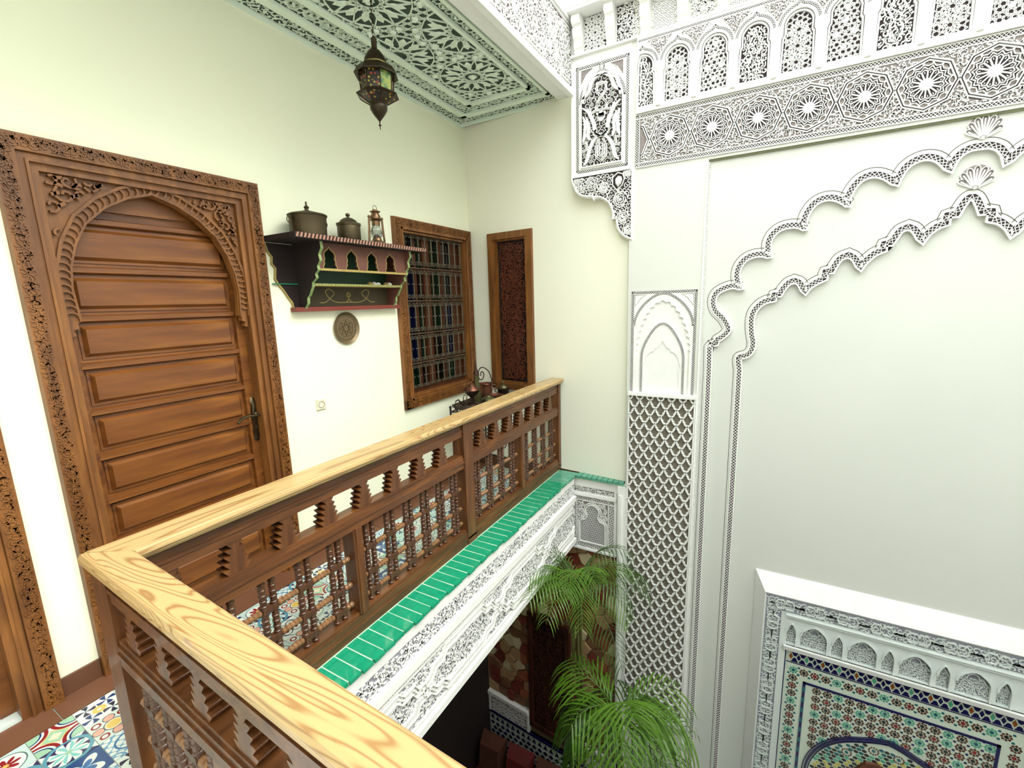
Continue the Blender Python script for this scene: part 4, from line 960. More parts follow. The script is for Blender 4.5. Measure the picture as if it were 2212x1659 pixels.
# ------------------------------------------------------------ arcade frieze with pierced screens
T = thing('arcade_frieze', 'white blind arcade with pierced screens and twisted colonnettes above the rosette frieze', 'frieze', FA.p(3.3, 3.0, 0))
ap = .2365; a0 = 1.935; cs = [a0 - ap / 1 + i * ap for i in range(14)]
za, zsp, zt = 3.005, 3.235, 3.452
holes = []; outl = []
ctop = lambda u: 0
for c in cs:
    u0, u1 = c - .083, c + .083
    if u0 < 1.66: u0 = 1.663
    if u1 > 4.93: continue
    if u1 - u0 < .06: continue
    if u0 > 1.67:
        P = [(u0 - .006, za), (u1 + .006, za), (u1 + .006, zsp - .02), (u1 - .003, zsp - .008), (u1 - .003, zsp + .005)] + arc((c, zsp + .035), .083, 0, PI, 14)[1:-1] + [(u0 + .003, zsp + .005), (u0 + .003, zsp - .008), (u0 - .006, zsp - .02)]
    else:
        P = [(u0, za), (u1 + .006, za), (u1 + .006, zsp - .02), (u1 - .003, zsp - .008)] + [p for p in arc((c, zsp + .035), .083, 0, PI, 14) if p[0] > u0] + [(u0, zsp + .06)]
    outl.append((c, u0, u1, P))
a = MB(); a.plate(FA, rect(1.66, 4.93, 2.97, 3.462), [p[3] for p in outl], -.0, .026); a.build('arcade_plate', m_stucco, T)
rnd = random.Random(3)
for i, (c, u0, u1, P) in enumerate(outl):
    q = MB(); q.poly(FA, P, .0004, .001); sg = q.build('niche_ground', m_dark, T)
    q = MB(); P2 = offset(P, .009, True, 1.3); q.ribbon(FA, P2, .009, 0, .016, True); q.build('niche_fillet', m_stucco, T)
    q = MB(); P3 = offset(P, .016, True, 1.3); tst = lambda u, v: inpoly(u, v, P3)
    kd = (i + 1) % 3
    if kd == 0:
        kagome(q, FA, tst, (u0, u1, za, 3.36), .025, .0042, .001, .010, .1); kagome(q, FA, tst, (u0, u1, za, 3.36), .050, .003, .001, .008, .1 + PI / 6)
        for k, (du, dv) in enumerate(((0, .06), (-.045, .13), (.045, .13), (0, .20), (0, .27))):
            if tst(c + du, za + dv + .02): q.poly(FA, arc((c + du, za + dv + .02), .0155, 0, 2 * PI, 10)[:-1], .001, .013, .15)
    elif kd == 1:
        scrolls(q, FA, tst, (u0, u1, za, 3.36), .042, .0055, .001, .012, 70 + i, 1.4)
        for s in (-1, 1): q.ribbon(FA, [p for p in [(c + s * .01, za + .04), (c + s * .035, za + .10), (c + s * .012, za + .15), (c + s * .04, za + .21), (c + s * .01, za + .27), (c, za + .31)] if tst(*p)], .006, .001, .014)
    else:
        for v in (za + .06, za + .15, za + .24): star(q, FA, (c, v), .05, 10, 4, .0045, .001, .012, .1, tst); star(q, FA, (c, v), .026, 8, 2, .0045, .001, .013, .1, tst)
        for v in (za + .10, za + .20): 
            for s in (-1, 1): star(q, FA, (c + s * .05, v), .040, 8, 3, .004, .001, .011, .1, tst)
        kagome(q, FA, tst, (u0, u1, za, 3.36), .026, .0032, .001, .009, .5)
    q.build('pierced_screen', m_stucco, T, stuff=True)
    # hood lattice round the arch
    g, h = MB(), MB(); pth = arc((c, zsp + .035), .106, -.1, PI + .1, 20); pth = [(u, v + max(0, .016 - abs(u - c) * .8)) for u, v in pth]; pth = [p for p in pth if p[0] > 1.668]
    chain(g, h, FA, pth, .015, .026, .029, per=.020); g.build('hood_ground', m_dark, T); h.build('hood_lattice', m_stucco, T)
    q = MB(); cc = c + ap / 2
    if cc < 4.9:
        sc1 = lambda u, v: v < 3.425 and all(math.hypot(u - c_, v - zsp - .035) > .121 for c_ in (cc - ap / 2, cc + ap / 2)) and abs(u - cc) < .1
        q.poly(FA, [(cc - .085, 3.424), (cc - .03, 3.36), (cc, 3.31), (cc + .03, 3.36), (cc + .085, 3.424)], .0262, .0268); sg = q.build('spandrel_ground', m_mid, T)
        q = MB(); scrolls(q, FA, sc1, (cc - .1, cc + .1, 3.30, 3.42), .028, .0045, .026, .031, 90 + i, 1.0); q.build('spandrel_leaf', m_stucco, T, stuff=True)
        # twisted colonnette
        q = MB(); vs = []; n = 14; y_ = -.0
        prof = [(.018, 2.992), (.018, 3.022), (.013, 3.026)] + [(.0118 + .0018 * math.sin(k * 1.3), 3.03 + k * .0135) for k in range(13)] + [(.014, 3.205), (.020, 3.215), (.024, 3.245), (.026, 3.262), (.026, 3.270)]
        q.lathe(prof, FA.p(cc, 0, .026), 10); q.build('colonnette', m_stucco, T, smooth=True)
g, h = MB(), MB(); chain(g, h, FA, [(1.67, 3.438), (4.92, 3.438)], .013, .026, .029, per=.02); g.build('border_ground', m_dark, T); h.build('chain_border', m_stucco, T)
# cornice of stepped brackets with small screens, under the eave
T = thing('bracket_cornice', 'row of stepped white brackets and small green-shaded screens under the eave', 'cornice', FA.p(3.3, 3.47, 0))
a = MB(); a.fbox(FA, 1.15, 5.5, 3.462, 3.475, -.1, .03); a.fbox(FA, 1.15, 5.5, 3.475, 3.72, -.1, -.004); a.build('cornice_ground', m_stucco, T)
sw = [(0, 3.475), (.022, 3.475), (.030, 3.49), (.022, 3.505), (.034, 3.515), (.046, 3.54), (.040, 3.56), (.055, 3.575), (.068, 3.60), (.070, 3.635), (.058, 3.645), (.082, 3.655), (.095, 3.67), (.098, 3.70), (.09, 3.715), (0, 3.715)]
L2 = Fr((0, 3.6, 0), (0, -1, 0), (0, 0, 1), (1, 0, 0)); xb = 1.185; i = 0
q = MB(); q.plate(L2, sw, [], -.033, .033); q.plate(Fr((0, 3.6, 0), (0, -1, 0), (0, 0, 1), (-1, 0, 0)), sw, [], .032, .033); bm_ = q.mesh('bracket', m_stucco)
while xb < 5.4:
    o = bpy.data.objects.new('bracket', bm_); C.objects.link(o); o.parent = T; o.location = Vector((xb + .035, 0, 0)) - T.location
    u0, u1 = xb + .075, xb + .247 + .035 - .04
    tst = rtest(u0 + .003, u1 - .003, 3.480, 3.712)
    q = MB(); q.fbox(FA, u0, u1, 3.477, 3.715, -.003, -.002); q.build('screen_ground', m_dark, T)
    q = MB()
    if i % 2 == 0: kagome(q, FA, tst, (u0, u1, 3.48, 3.71), .024, .0055, -.002, .008, .15 * i); kagome(q, FA, tst, (u0, u1, 3.48, 3.71), .024, .004, -.002, .006, .15 * i + PI / 6)
    else: scrolls(q, FA, tst, (u0, u1, 3.48, 3.71), .045, .006, -.002, .010, 100 + i, 1.4)
    q.build('small_screen', m_stucco, T, stuff=True); xb += .2475; i += 1
a = MB(); a.box(1.12, 5.6, 3.46, 3.7, 3.715, 3.735); a.box(1.14, 5.6, 3.45, 3.7, 3.735, 3.80); struct('trim_5', a, m_stucco)

# ------------------------------------------------------------ carved corner panel and corbel
T = thing('corner_panel', 'tall white carved panel with arched arabesque at the inner corner of the court', 'carved panel', FA.p(1.39, 2.6, 0))
a = MB(); a.fbox(FA, 1.148, 1.619, 2.62, 3.462, -.085, .0); a.build('plaster_block', m_stucco, T)
g, h = MB(), MB(); chain(g, h, FA, rect(1.20, 1.590, 2.648, 3.385), .020, .0005, .005, True, per=.025)
ar = [(1.222, 3.13)] + arc((1.395, 3.14), .172, PI - .05, .05, 22) + [(1.568, 3.13)]; ar = [(u, v + max(0, .03 - abs(u - 1.395) * .5)) for u, v in ar]
chain(g, h, FA, ar, .018, .0005, .005, per=.023); chain(g, h, FA, arc((1.395, 3.36), .018, 0, 2 * PI, 10)[:-1], .010, .001, .005, True, per=.014)
g.build('lattice_ground', m_dark, T); h.build('chain_border', m_stucco, T)
inn = [(1.233, 2.675), (1.557, 2.675), (1.557, 3.13)] + [(1.395 + .155 * math.cos(PI * k / 16), 3.135 + (.155 + .03 * (1 - abs(math.cos(PI * k / 16)))) * math.sin(PI * k / 16)) for k in range(1, 16)] + [(1.233, 3.13)]
q = MB(); q.poly(FA, inn, .0003, .001); q.build('panel_shade_ground', m_dark, T)
q = MB(); tin = lambda u, v: inpoly(u, v, offset(inn, .008, True, 1.3)); scrolls(q, FA, tin, (1.235, 1.555, 2.68, 3.3), .040, .0038, .001, .004, 19, 1.0, False); q.build('scroll_infill', m_stucco, T, stuff=True)
q = MB(); q.ribbon(FA, inn, .010, 0, .012, True); q.build('panel_fillet', m_stucco, T)
for s in (-1, 1):
    q = MB(); P = [(1.395 + s * .165, 3.365), (1.395 + s * .06, 3.365), (1.395 + s * .12, 3.325), (1.395 + s * .165, 3.26)]; q.poly(FA, P, 0, .002); q.build('corner_ground', m_mid, T)
    q = MB(); q.ribbon(FA, P, .005, 0, .008, True); q.build('corner_fillet', m_stucco, T)
tst = lambda u, v: inpoly(u, v, offset(inn, .006, True, 1.3))
q = MB()
def leafy(q, pts, wd, t=FA, h=.014):
    n = len(pts); 
    for i in range(n - 1): q.seg(t, pts[i], pts[i + 1], wd * math.sin(PI * (i + .8) / (n + .6)) + .003, .001, h)
def cr(pts, n=5):
    out = []
    for i in range(len(pts) - 1):
        p0, p1, p2, p3 = pts[max(0, i - 1)], pts[i], pts[i + 1], pts[min(len(pts) - 1, i + 2)]
        for k in range(n):
            t = k / n; out.append(tuple(0.5 * (2 * p1[j] + (p2[j] - p0[j]) * t + (2 * p0[j] - 5 * p1[j] + 4 * p2[j] - p3[j]) * t * t + (3 * p1[j] - p0[j] - 3 * p2[j] + p3[j]) * t ** 3) for j in (0, 1)))
    return out + [pts[-1]]
for s in (-1, 1):
    X = lambda l: [(1.395 + s * u, v) for u, v in l]
    for l in ([(0, 3.31), (.07, 3.27), (.10, 3.20), (.15, 3.16)], [(.01, 3.30), (.09, 3.29), (.13, 3.22), (.145, 3.13)], [(.15, 3.10), (.10, 3.06), (.06, 2.98), (.04, 2.90), (0, 2.885)], [(0, 2.88), (.05, 2.86), (.09, 2.80), (.11, 2.72), (.14, 2.69)], [(.03, 2.93), (.055, 2.905), (.03, 2.885), (0, 2.875)], [(.145, 3.04), (.125, 2.98), (.13, 2.90), (.145, 2.86)], [(.12, 3.03), (.10, 2.97), (.105, 2.90), (.085, 2.86)]): leafy(q, cr(X(l)), .024, FA, .018)
    for l in ([(0, 3.24), (.035, 3.24), (.035, 3.19), (.0, 3.15), (-.035, 3.11), (-.035, 3.06), (.0, 3.06)], [(.035, 3.11), (.04, 3.06), (.085, 3.05), (.10, 3.09)], [(0, 2.70), (.035, 2.73), (.04, 2.80), (.015, 2.86)], [(0, 2.73), (.018, 2.75), (.018, 2.83)], [(.15, 2.85), (.115, 2.85), (.115, 2.80), (.15, 2.79)]):
        for off in (-.006, .006): q.ribbon(FA, offset(X(l), off, lim=1.4), .005, .001, .015)
    for (u, v) in ((.085, 3.15), (.075, 3.11), (.09, 3.19), (.075, 2.74), (.075, 2.78), (.08, 2.71), (.105, 2.96), (.10, 2.92), (.105, 2.88), (.13, 2.76)): star(q, FA, (1.395 + s * u, v), .013, 6, 2, .005, .001, .012)
leafy(q, cr([(1.395, 2.98), (1.395 + .0, 3.01), (1.395, 3.05)]), .05); leafy(q, cr([(1.36, 3.04), (1.395, 3.02), (1.43, 3.04)]), .03)
q.build('arabesque', m_stucco, T)
CB = [(1.144, 2.62), (1.151, 2.57), (1.177, 2.507), (1.205, 2.475), (1.237, 2.458), (1.28, 2.445), (1.321, 2.442), (1.334, 2.416), (1.345, 2.432), (1.38, 2.43), (1.417, 2.411), (1.45, 2.385), (1.467, 2.355), (1.483, 2.31), (1.485, 2.276), (1.475, 2.258), (1.512, 2.262), (1.518, 2.208), (1.53, 2.175), (1.55, 2.145), (1.58, 2.118), (1.61, 2.103), (1.645, 2.095), (1.645, 2.62)]
T = thing('corbel', 'scroll-carved white corbel under the corner panel with a smooth teardrop boss', 'corbel', FA.p(1.55, 2.1, 0))
q = MB(); q.plate(FA, CB, [], -.085, .0015); q.build('corbel_block', m_stucco, T)
q = MB(); ci = offset(CB, .014, True, 1.3); ci2 = offset(CB, -.014, True, 1.3); ci = ci if inpoly(ci[8][0], ci[8][1], CB) else ci2; q.plate(FA, ci, [], .0016, .0022); q.build('corbel_ground', m_dark, T)
q = MB(); q.ribbon(FA, ci, .010, 0, .010, True); tst = lambda u, v: inpoly(u, v, ci) and (u > 1.17) and v < 2.60 and math.hypot((u - 1.535) / .9, v - 2.535) > .055
for (u, v, r) in ((1.23, 2.54, .05), (1.325, 2.545, .048), (1.55, 2.40, .055), (1.57, 2.27, .045), (1.61, 2.17, .03), (1.42, 2.50, .035), (1.20, 2.585, .025), (1.60, 2.59, .03)):
    for k, rr in enumerate((1, .72, .45)):
        if rr * r > .01: q.ribbon(FA, [p for p in arc((u, v), r * rr, k, k + 5.4, 16) if tst(*p)] or [(u, v), (u + .001, v)], .005, 0, .010)
    q.poly(FA, arc((u, v), r * .2, 0, 2 * PI, 8)[:-1], 0, .012)
scrolls(q, FA, tst, (1.17, 1.64, 2.1, 2.6), .034, .0045, 0, .008, 15, 1.1, False); q.build('scroll_carving', m_stucco, T, stuff=True)
q = MB(); td = [(1.535, 2.475), (1.52, 2.50), (1.505, 2.52), (1.505, 2.555), (1.53, 2.575), (1.555, 2.565), (1.562, 2.54), (1.55, 2.51), (1.53, 2.495)]
q.poly(FA, td, 0, .022, .4); q.ribbon(FA, [(1.535 + (u - 1.535) * 1.6, 2.535 + (v - 2.535) * 1.5) for u, v in td], .006, 0, .012, True); q.build('teardrop_boss', m_stucco, T)

# ------------------------------------------------------------ left pilaster: twin-arch panel and lattice
T = thing('pilaster_arch_panel', 'white pilaster panel with a scalloped blind arch nested round a smaller pointed arch', 'carved panel', FA.p(1.88, .91, 0))
u0, u1, v0, v1 = 1.648, 2.130, .905, 1.705
g, h = MB(), MB(); chain(g, h, FA, [(u0 + .010, v0), (u0 + .010, v1 - .010), (u1 - .010, v1 - .010), (u1 - .010, v0)], .019, .001, .0055, per=.024)
c = (u0 + u1) / 2; hw = .222
oar = [(c - hw, v0), (c - hw, 1.40)] + [(c - hw * math.cos(PI * k / 24), 1.40 + (.255 + .03 * math.sin(PI * k / 24) ** 6) * math.sin(PI * k / 24) ** .9) for k in range(1, 24)] + [(c + hw, 1.40), (c + hw, v0)]
chain(g, h, FA, oar[2:-2], .017, .001, .0055, per=.022)
hw2 = .158; iar = [(c - hw2, v0), (c - hw2, 1.18)] + [(c + hw2 * (-math.cos(PI * k / 24)), 1.18 + .275 * math.sin(PI * k / 24) * (.78 + .22 * math.sin(PI * k / 24) ** 4)) for k in range(1, 24)] + [(c + hw2, 1.18), (c + hw2, v0)]
chain(g, h, FA, iar, .017, -.006, -.0015, per=.022)
g.build('lattice_ground', m_dark, T); h.build('chain_border', m_stucco, T)
# recess with scalloped edge, cut as a raised surround
sc_pts = []
base = [(c - .198, v0), (c - .198, 1.10)]
for s in (-1, 1):
    pass
ee = [(c - .200 * math.cos(PI * k / 60), 1.20 + .425 * math.sin(PI * k / 60) * (.9 + .1 * math.sin(PI * k / 60) ** 4)) for k in range(0, 61)]
rs = resample(ee, .052); scal = [(c - .200, v0 - .0)]
for p, q_ in zip(rs[:-1], rs[1:]):
    dx, dy = q_[0] - p[0], q_[1] - p[1]; l = math.hypot(dx, dy); n_ = (-dy / l, dx / l)
    for k in range(6):
        t = k / 6; b_ = math.sin(PI * t) * .020 - .008; scal.append((p[0] + dx * t + n_[0] * b_, p[1] + dy * t + n_[1] * b_))
scal += [(c + .200, 1.2), (c + .200, v0)]
q = MB(); q.plate(FA, [(u0, v0), (u0, v1), (u1, v1), (u1, v0)] + list(reversed(scal)), [], -.012, .001); q.build('scalloped_surround', m_stucco, T)
in2 = [(c - .128, v0), (c - .128, 1.10), (c - .142, 1.12), (c - .128, 1.15), (c - .12, 1.20), (c - .085, 1.235), (c - .06, 1.24), (c - .06, 1.262), (c - .035, 1.268), (c - .015, 1.30), (c, 1.325)]
in2 = in2 + [(2 * c - u, v) for u, v in reversed(in2[:-1])]
q = MB(); q.plate(FA, [(c - .172, v0), (c - .172, 1.18)] + [(c + .172 * (-math.cos(PI * k / 24)), 1.18 + .292 * math.sin(PI * k / 24) * (.78 + .22 * math.sin(PI * k / 24) ** 4)) for k in range(1, 24)] + [(c + .172, 1.18), (c + .172, v0)] + list(reversed(in2)), [], -.012, -.006); q.build('inner_arch_plate', m_stucco, T)
q = MB(); q.fbox(FA, c - .205, c + .205, v0, 1.66, -.0129, -.0122); q.build('niche_back', m_stucco, T)
q = MB()
for s in (-1, 1): q.ribbon(FA, [(c + s * .215, v1 - .03), (c + s * .215, v1 - .115), (c + s * .17, v1 - .055), (c + s * .13, v1 - .03)], .003, .001, .0025, True)
q.build('outline', m_line, T)
T = thing('lattice_panel', 'tall white pilaster lattice of shouldered lozenges over an olive grey ground', 'lattice', FA.p(1.89, -2.05, 0))
u0, u1, v0, v1 = 1.648, 2.140, -2.05, .885
q = MB(); q.fbox(FA, u0, u1, v0, v1, .0, .003); q.build('lattice_ground', m_lat, T)
q = MB(); q.fbox(FA, u0 - .012, u1 + .012, .882, .912, 0, .035, .003); q.build('sill', m_stucco, T)
q = MB(); q.fbox(FA, u0 - .010, u0, v0, v1, 0, .020); q.fbox(FA, u1, u1 + .008, v0, v1, 0, .020); q.fbox(FA, u0 - .010, u1 + .008, v0 - .02, v0, 0, .02); q.build('frame', m_stucco, T)
px, pz = .082, .1235
E_ = [(0, 0), (.17, .05), (.27, .13), (.27, .22), (.37, .24), (.38, .34), (.44, .38), (.5, .5)]
q = MB(); r = 0; v = v0 - pz / 2
tst = rtest(u0, u1, v0, v1)
while v < v1 + pz:
    u = u0 - (px / 2 if r % 2 else 0)
    while u < u1 + px:
        for s in (-1, 1):
            pts = [(u + s * x * px, v + y * pz) for x, y in E_]; run = []
            for p in pts + [None]:
                if p and tst(*p): run.append(p)
                else:
                    if len(run) > 1: q.ribbon(FA, run, .0105, .003, .020)
                    run = []
        u += px
    v += pz / 2; r += 1
q.build('lattice', m_stucco, T)
# smooth plaster column strip left of the lattice, below the ledge
a = MB(); a.box(1.56, 1.645, 3.585, 3.75, ZL, 0.075); a.box(1.575, 1.60, 3.575, 3.6, ZL, 0.0); struct('trim_6', a, m_stucco)

# ------------------------------------------------------------ small carved panel under the end ledge
T = thing('ledge_end_panel', 'small square carved panel with a trefoil honeycomb screen under the end ledge', 'carved panel', FP.p(1.33, -.6, 0))
a = MB(); a.fbox(FP, 1.10, 1.56, -.61, .085, -.08, -.012); a.fbox(FP, 1.10, 1.56, .0, .08, -.03, .0); a.build('plaster_block', m_stucco, T)
a = MB(); a.fbox(FP, 1.115, 1.545, -.085, -.05, -.012, .02, .003); a.fbox(FP, 1.115, 1.13, -.60, -.06, -.012, .008); a.fbox(FP, 1.52, 1.545, -.60, .0, -.012, .012); a.fbox(FP, 1.115, 1.54, -.61, -.59, -.012, .01)
for (x0_, x1_, z0_, z1_) in ((1.168, 1.176, -.59, -.09), (1.462, 1.470, -.59, -.09), (1.13, 1.52, -.135, -.127), (1.13, 1.52, -.548, -.540), (1.313, 1.320, -.15, -.10)): a.fbox(FP, x0_, x1_, z0_, z1_, -.012, .002)
a.build('moulding', m_stucco, T)
a = MB(); a.fbox(FP, 1.115, 1.52, -.052, -.004, -.012, -.008); a.fbox(FP, 1.13, 1.52, -.59, -.085, -.012, -.0085); a.build('ground', m_mid, T)
a = MB(); scrolls(a, FP, rtest(1.12, 1.515, -.048, -.006), (1.12, 1.515, -.048, -.006), .026, .005, -.009, .0, 71, 1.0)
kagome(a, FP, lambda u, v: rtest(1.132, 1.518, -.588, -.088)(u, v) and not (1.17 < u < 1.468 and -.545 < v < -.13), (1.13, 1.52, -.59, -.085), .020, .005, -.009, -.002, .8)
tre = [(1.20, -.53), (1.44, -.53), (1.44, -.345)] + arc((1.405, -.345), .035, 0, PI * .6, 4)[1:] + [(1.375, -.285)] + arc((1.32, -.225), .065, -.7, PI + .7, 12) + [(1.265, -.285)] + arc((1.235, -.345), .035, PI * .4, PI, 4)[:-1] + [(1.20, -.345)]
scrolls(a, FP, lambda u, v: rtest(1.18, 1.458, -.53, -.14)(u, v) and not inpoly(u, v, offset(tre, -.02, True, 1.3)), (1.18, 1.46, -.32, -.14), .040, .006, -.009, .002, 73, 1.4)
a.build('carving', m_stucco, T, stuff=True)
q = MB()
for d, h_ in ((.0, .008), (-.016, .002)): q.ribbon(FP, offset(tre, d, True, 1.3), .009, -.009, h_, True)
q.build('trefoil_moulding', m_stucco, T)
q = MB(); q.plate(FP, tre, [], -.0088, -.0075); q.build('screen_ground', m_dark, T)
q = MB(); tst = lambda u, v: inpoly(u, v, tre); kagome(q, FP, tst, (1.2, 1.44, -.53, -.16), .019, .0068, -.008, .0, 0); q.build('honeycomb_screen', m_stucco, T, stuff=True)

# ------------------------------------------------------------ wall shelf and what stands on it
T = thing('wall_shelf', 'dark painted wooden wall shelf with four small cut-out arches, carrying pots and a lamp', 'shelf', (0.0, 2.22, 1.63))
a = MB(); wing = lambda c, s: [(c - s * .0, 2.03), (c, 2.03)]
def wingpts(ye, yi, s):
    prof = [(0.0, 2.035), (.012, 1.985), (.035, 1.955), (.03, 1.915), (.05, 1.89), (.045, 1.855), (.04, 1.83), (.055, 1.80), (.085, 1.765), (.115, 1.715), (.135, 1.69), (.14, 1.66), (.16, 1.638)]
    return [(yi, 2.035)] + [(ye + s * u, v) for u, v in prof] + [(yi, 1.632)]
a.plate(FL, wingpts(1.676, 1.95, 1), [], .001, .012); a.plate(FL, wingpts(2.815, 2.5, -1), [], .001, .012); a.fbox(FL, 1.9, 2.6, 1.64, 2.035, .001, .010); a.build('back_board', m_black, T)
a = MB(); a.ribbon(FL, wingpts(1.676, 1.95, 1)[1:-1], .007, .0, .016); a.build('painted_edge', m_gold, T)
a = MB(); a.fbox(FL, 1.70, 1.872, 1.797, 1.803, .0, .02); a.build('painted_edge', plain('shelf_teal_edge', (0.10, 0.50, 0.35), None, 5, .4), T)
a = MB(); a.box(0.001, 0.30, 1.671, 2.775, 2.040, 2.070); tb = a.build('top_board', m_black, T, label='dark top board')
a = MB(); L_ = MB()
for i in range(44):
    y = 1.675 + i * .025; a.poly(FL, [(y, 2.043), (y + .0125, 2.043), (y + .022, 2.068), (y + .0095, 2.068)], .300, .304)
a.build('zigzag_edge', plain('shelf_zigzag', (0.66, 0.48, 0.40), None, 20, .5), tb, stuff=True)
prof = [(0, 2.04), (.258, 2.04), (.262, 2.0), (.235, 1.965), (.243, 1.93), (.215, 1.90), (.218, 1.875), (.19, 1.855), (.195, 1.83), (.155, 1.805), (.15, 1.78), (.115, 1.73), (.095, 1.715), (.09, 1.68), (.055, 1.645), (.0, 1.632)]
for y in (1.868, 2.636):
    Fx = Fr((0, y - .009, 0), (1, 0, 0), (0, 0, 1), (0, 1, 0)); a = MB(); a.plate(Fx, prof, [], 0, .018); a.plate(Fr((0, y - .009, 0), (1, 0, 0), (0, 0, 1), (0, -1, 0)), prof, [], -.001, 0); br = a.build('bracket', m_black if y < 2 else m_pink, T)  # left bracket black: the shading on its side is put into colour
    a = MB()
    for i in range(1, len(prof) - 1):
        p, q = prof[i], prof[i + 1] if i + 1 < len(prof) else prof[i]
        a.add([(p[0], y - .009, p[1]), (p[0], y + .009, p[1]), (q[0], y + .009, q[1]), (q[0], y - .009, q[1]), (p[0] + .003, y - .009, p[1]), (p[0] + .003, y + .009, p[1]), (q[0] + .003, y + .009, q[1]), (q[0] + .003, y - .009, q[1])], [(4, 5, 6, 7), (0, 4, 7, 3), (1, 2, 6, 5)])
    a.build('painted_edge', m_gw, br)
a = MB(); a.box(0.010, 0.155, 1.877, 2.627, 1.785, 1.800); a.build('lower_shelf', m_gold, T, label='lower shelf with a yellow painted edge')
a = MB()
for i in range(30): a.fbox(FL, 1.88 + i * .025, 1.892 + i * .025, 1.787, 1.799, .155, .158)
a.build('edge_pattern', m_gw, T, stuff=True)
ops = []
for k in range(4):
    c = 1.945 + .173 * k + .012; ops.append([(c - .052, 1.8865), (c + .052, 1.8865), (c + .05, 1.90), (c + .040, 1.915), (c + .044, 1.93), (c + .036, 1.945), (c + .042, 1.965), (c + .034, 1.985), (c + .012, 2.0), (c, 2.015), (c - .012, 2.0), (c - .034, 1.985), (c - .042, 1.965), (c - .036, 1.945), (c - .044, 1.93), (c - .040, 1.915), (c - .05, 1.90)])
a = MB(); a.plate(FL, rect(1.877, 2.627, 1.880, 2.04), ops, .200, .214); ap_ = a.build('arched_fascia', m_pink, T)
a = MB()
for o_ in ops: a.ribbon(FL, o_, .004, .214, .216, True)
a.build('arch_outline', m_gold, ap_)
a = MB(); a.fbox(FL, 1.877, 2.627, 1.874, 1.886, .195, .222); a.build('front_rail', m_gold, T)
a = MB(); a.fbox(FL, 1.877, 2.627, 1.80, 2.03, .010, .013); a.build('green_back', m_shg, T)
a = MB(); a.fbox(FL, 1.877, 2.627, 1.66, 1.785, .010, .014); a.build('olive_back', m_olive, T)
a = MB(); 
for s in (-1, 1):
    for l in ([(0, .02), (.10, .02), (.16, .045), (.19, .09), (.16, .11)], [(.16, .045), (.20, .02), (.24, .02)], [(.16, .11), (.12, .08), (.16, .045)], [(0, .045), (.02, .02)]): a.ribbon(FL, cr([(2.25 + s * u, 1.665 + v) for u, v in l], 4), .005, .014, .0155)
star(a, FL, (2.25, 1.735), .022, 8, 3, .003, .014, .0155); a.build('painted_scroll', m_gold, T)
a = MB(); a.fbox(FL, 1.80, 2.715, 1.630, 1.658, .005, .060); a.build('bottom_rail', m_red, T)
rnd = random.Random(2)
for i in range(6):
    y = 2.36 + .04 * i; a = MB(); a.lathe([(.004, 0), (.016, .001), (.018, .010), (.010, .018), (.003, .022)], (0.09 + rnd.uniform(-.02, .03), y, 1.8005), 9, sx=1.2); o = a.build('shell', m_stucco if i % 2 else m_gold, smooth=True, origin=(0.09, y, 1.80))
    tag(o, 'small shell, %s the little row of shells on the lower shelf' % ('leftmost of', 'second from left in', 'third from left in', 'third from right in', 'second from right in', 'rightmost of')[i], 'shell', 'small shells on the lower shelf')
# big lidded pot
ZT = 2.071
def pot_big():
    T = thing('lidded_pot', 'large oval bronze cooking pot with domed lid and ring handles on the shelf', 'pot', (.15, 1.878, ZT))
    a = MB(); a.lathe([(.098, 0), (.102, .004), (.104, .05), (.106, .11), (.109, .117), (.106, .12), (.09, .118)], (.15, 1.878, ZT), 32); a.build('body', m_bronze, T, smooth=True)
    a = MB(); a.lathe([(.111, .119), (.113, .125), (.104, .131), (.06, .142), (.03, .150), (.012, .156), (.010, .164), (.016, .170), (.012, .178), (.005, .184), (.006, .20), (.002, .206)], (.15, 1.878, ZT), 32); a.build('lid', m_bronze, T, smooth=True)
    for s in (-1, 1):
        a = MB(); y = 1.878 + s * .110
        a.tube([(.15, y + s * .012 + .016 * math.cos(t) * s, ZT + .088 + .018 * math.sin(t)) for t in [k * 2 * PI / 12 for k in range(13)]], .003, 6); a.sphere((.15, y + s * .002, ZT + .104), .006, 8); a.build('ring_handle', m_bronze, T, smooth=True)
pot_big()
T = thing('lidded_canister', 'smaller cylindrical bronze canister with domed lid in the middle of the shelf', 'canister', (.15, 2.185, ZT))
a = MB(); a.lathe([(.070, 0), (.073, .004), (.073, .105), (.071, .11)], (.15, 2.185, ZT), 28); a.build('body', m_bronze, T, smooth=True)
a = MB(); a.lathe([(.077, .105), (.078, .118), (.070, .120), (.058, .124), (.050, .138), (.028, .152), (.010, .156), (.009, .163), (.015, .170), (.013, .180), (.003, .185)], (.15, 2.185, ZT), 28); a.build('lid', m_bronze, T, smooth=True)
# hurricane lamp
cy = 2.430; T = thing('hurricane_lamp', 'tarnished brass hurricane lamp with glass globe at the right end of the shelf', 'lamp', (.15, cy, ZT))
a = MB(); a.lathe([(.052, 0), (.058, .006), (.058, .022), (.048, .030), (.035, .034), (.030, .046), (.030, .052)], (.15, cy, ZT), 24); a.build('oil_tank', m_brass, T, smooth=True)
a = MB(); a.lathe([(.024, .052), (.034, .062), (.041, .085), (.040, .105), (.031, .125), (.025, .135)], (.15, cy, ZT), 24); a.build('glass_globe', m_clear, T, smooth=True)
a = MB(); a.lathe([(.012, .05), (.017, .07), (.010, .08)], (.15, cy, ZT), 12); a.build('burner', m_brass, T, smooth=True)
a = MB(); a.lathe([(.028, .135), (.029, .165), (.034, .170), (.040, .176), (.034, .182), (.034, .200), (.026, .215), (.024, .222), (.036, .228), (.036, .232), (.020, .236), (.018, .242)], (.15, cy, ZT), 24); a.build('chimney', m_brass, T, smooth=True)
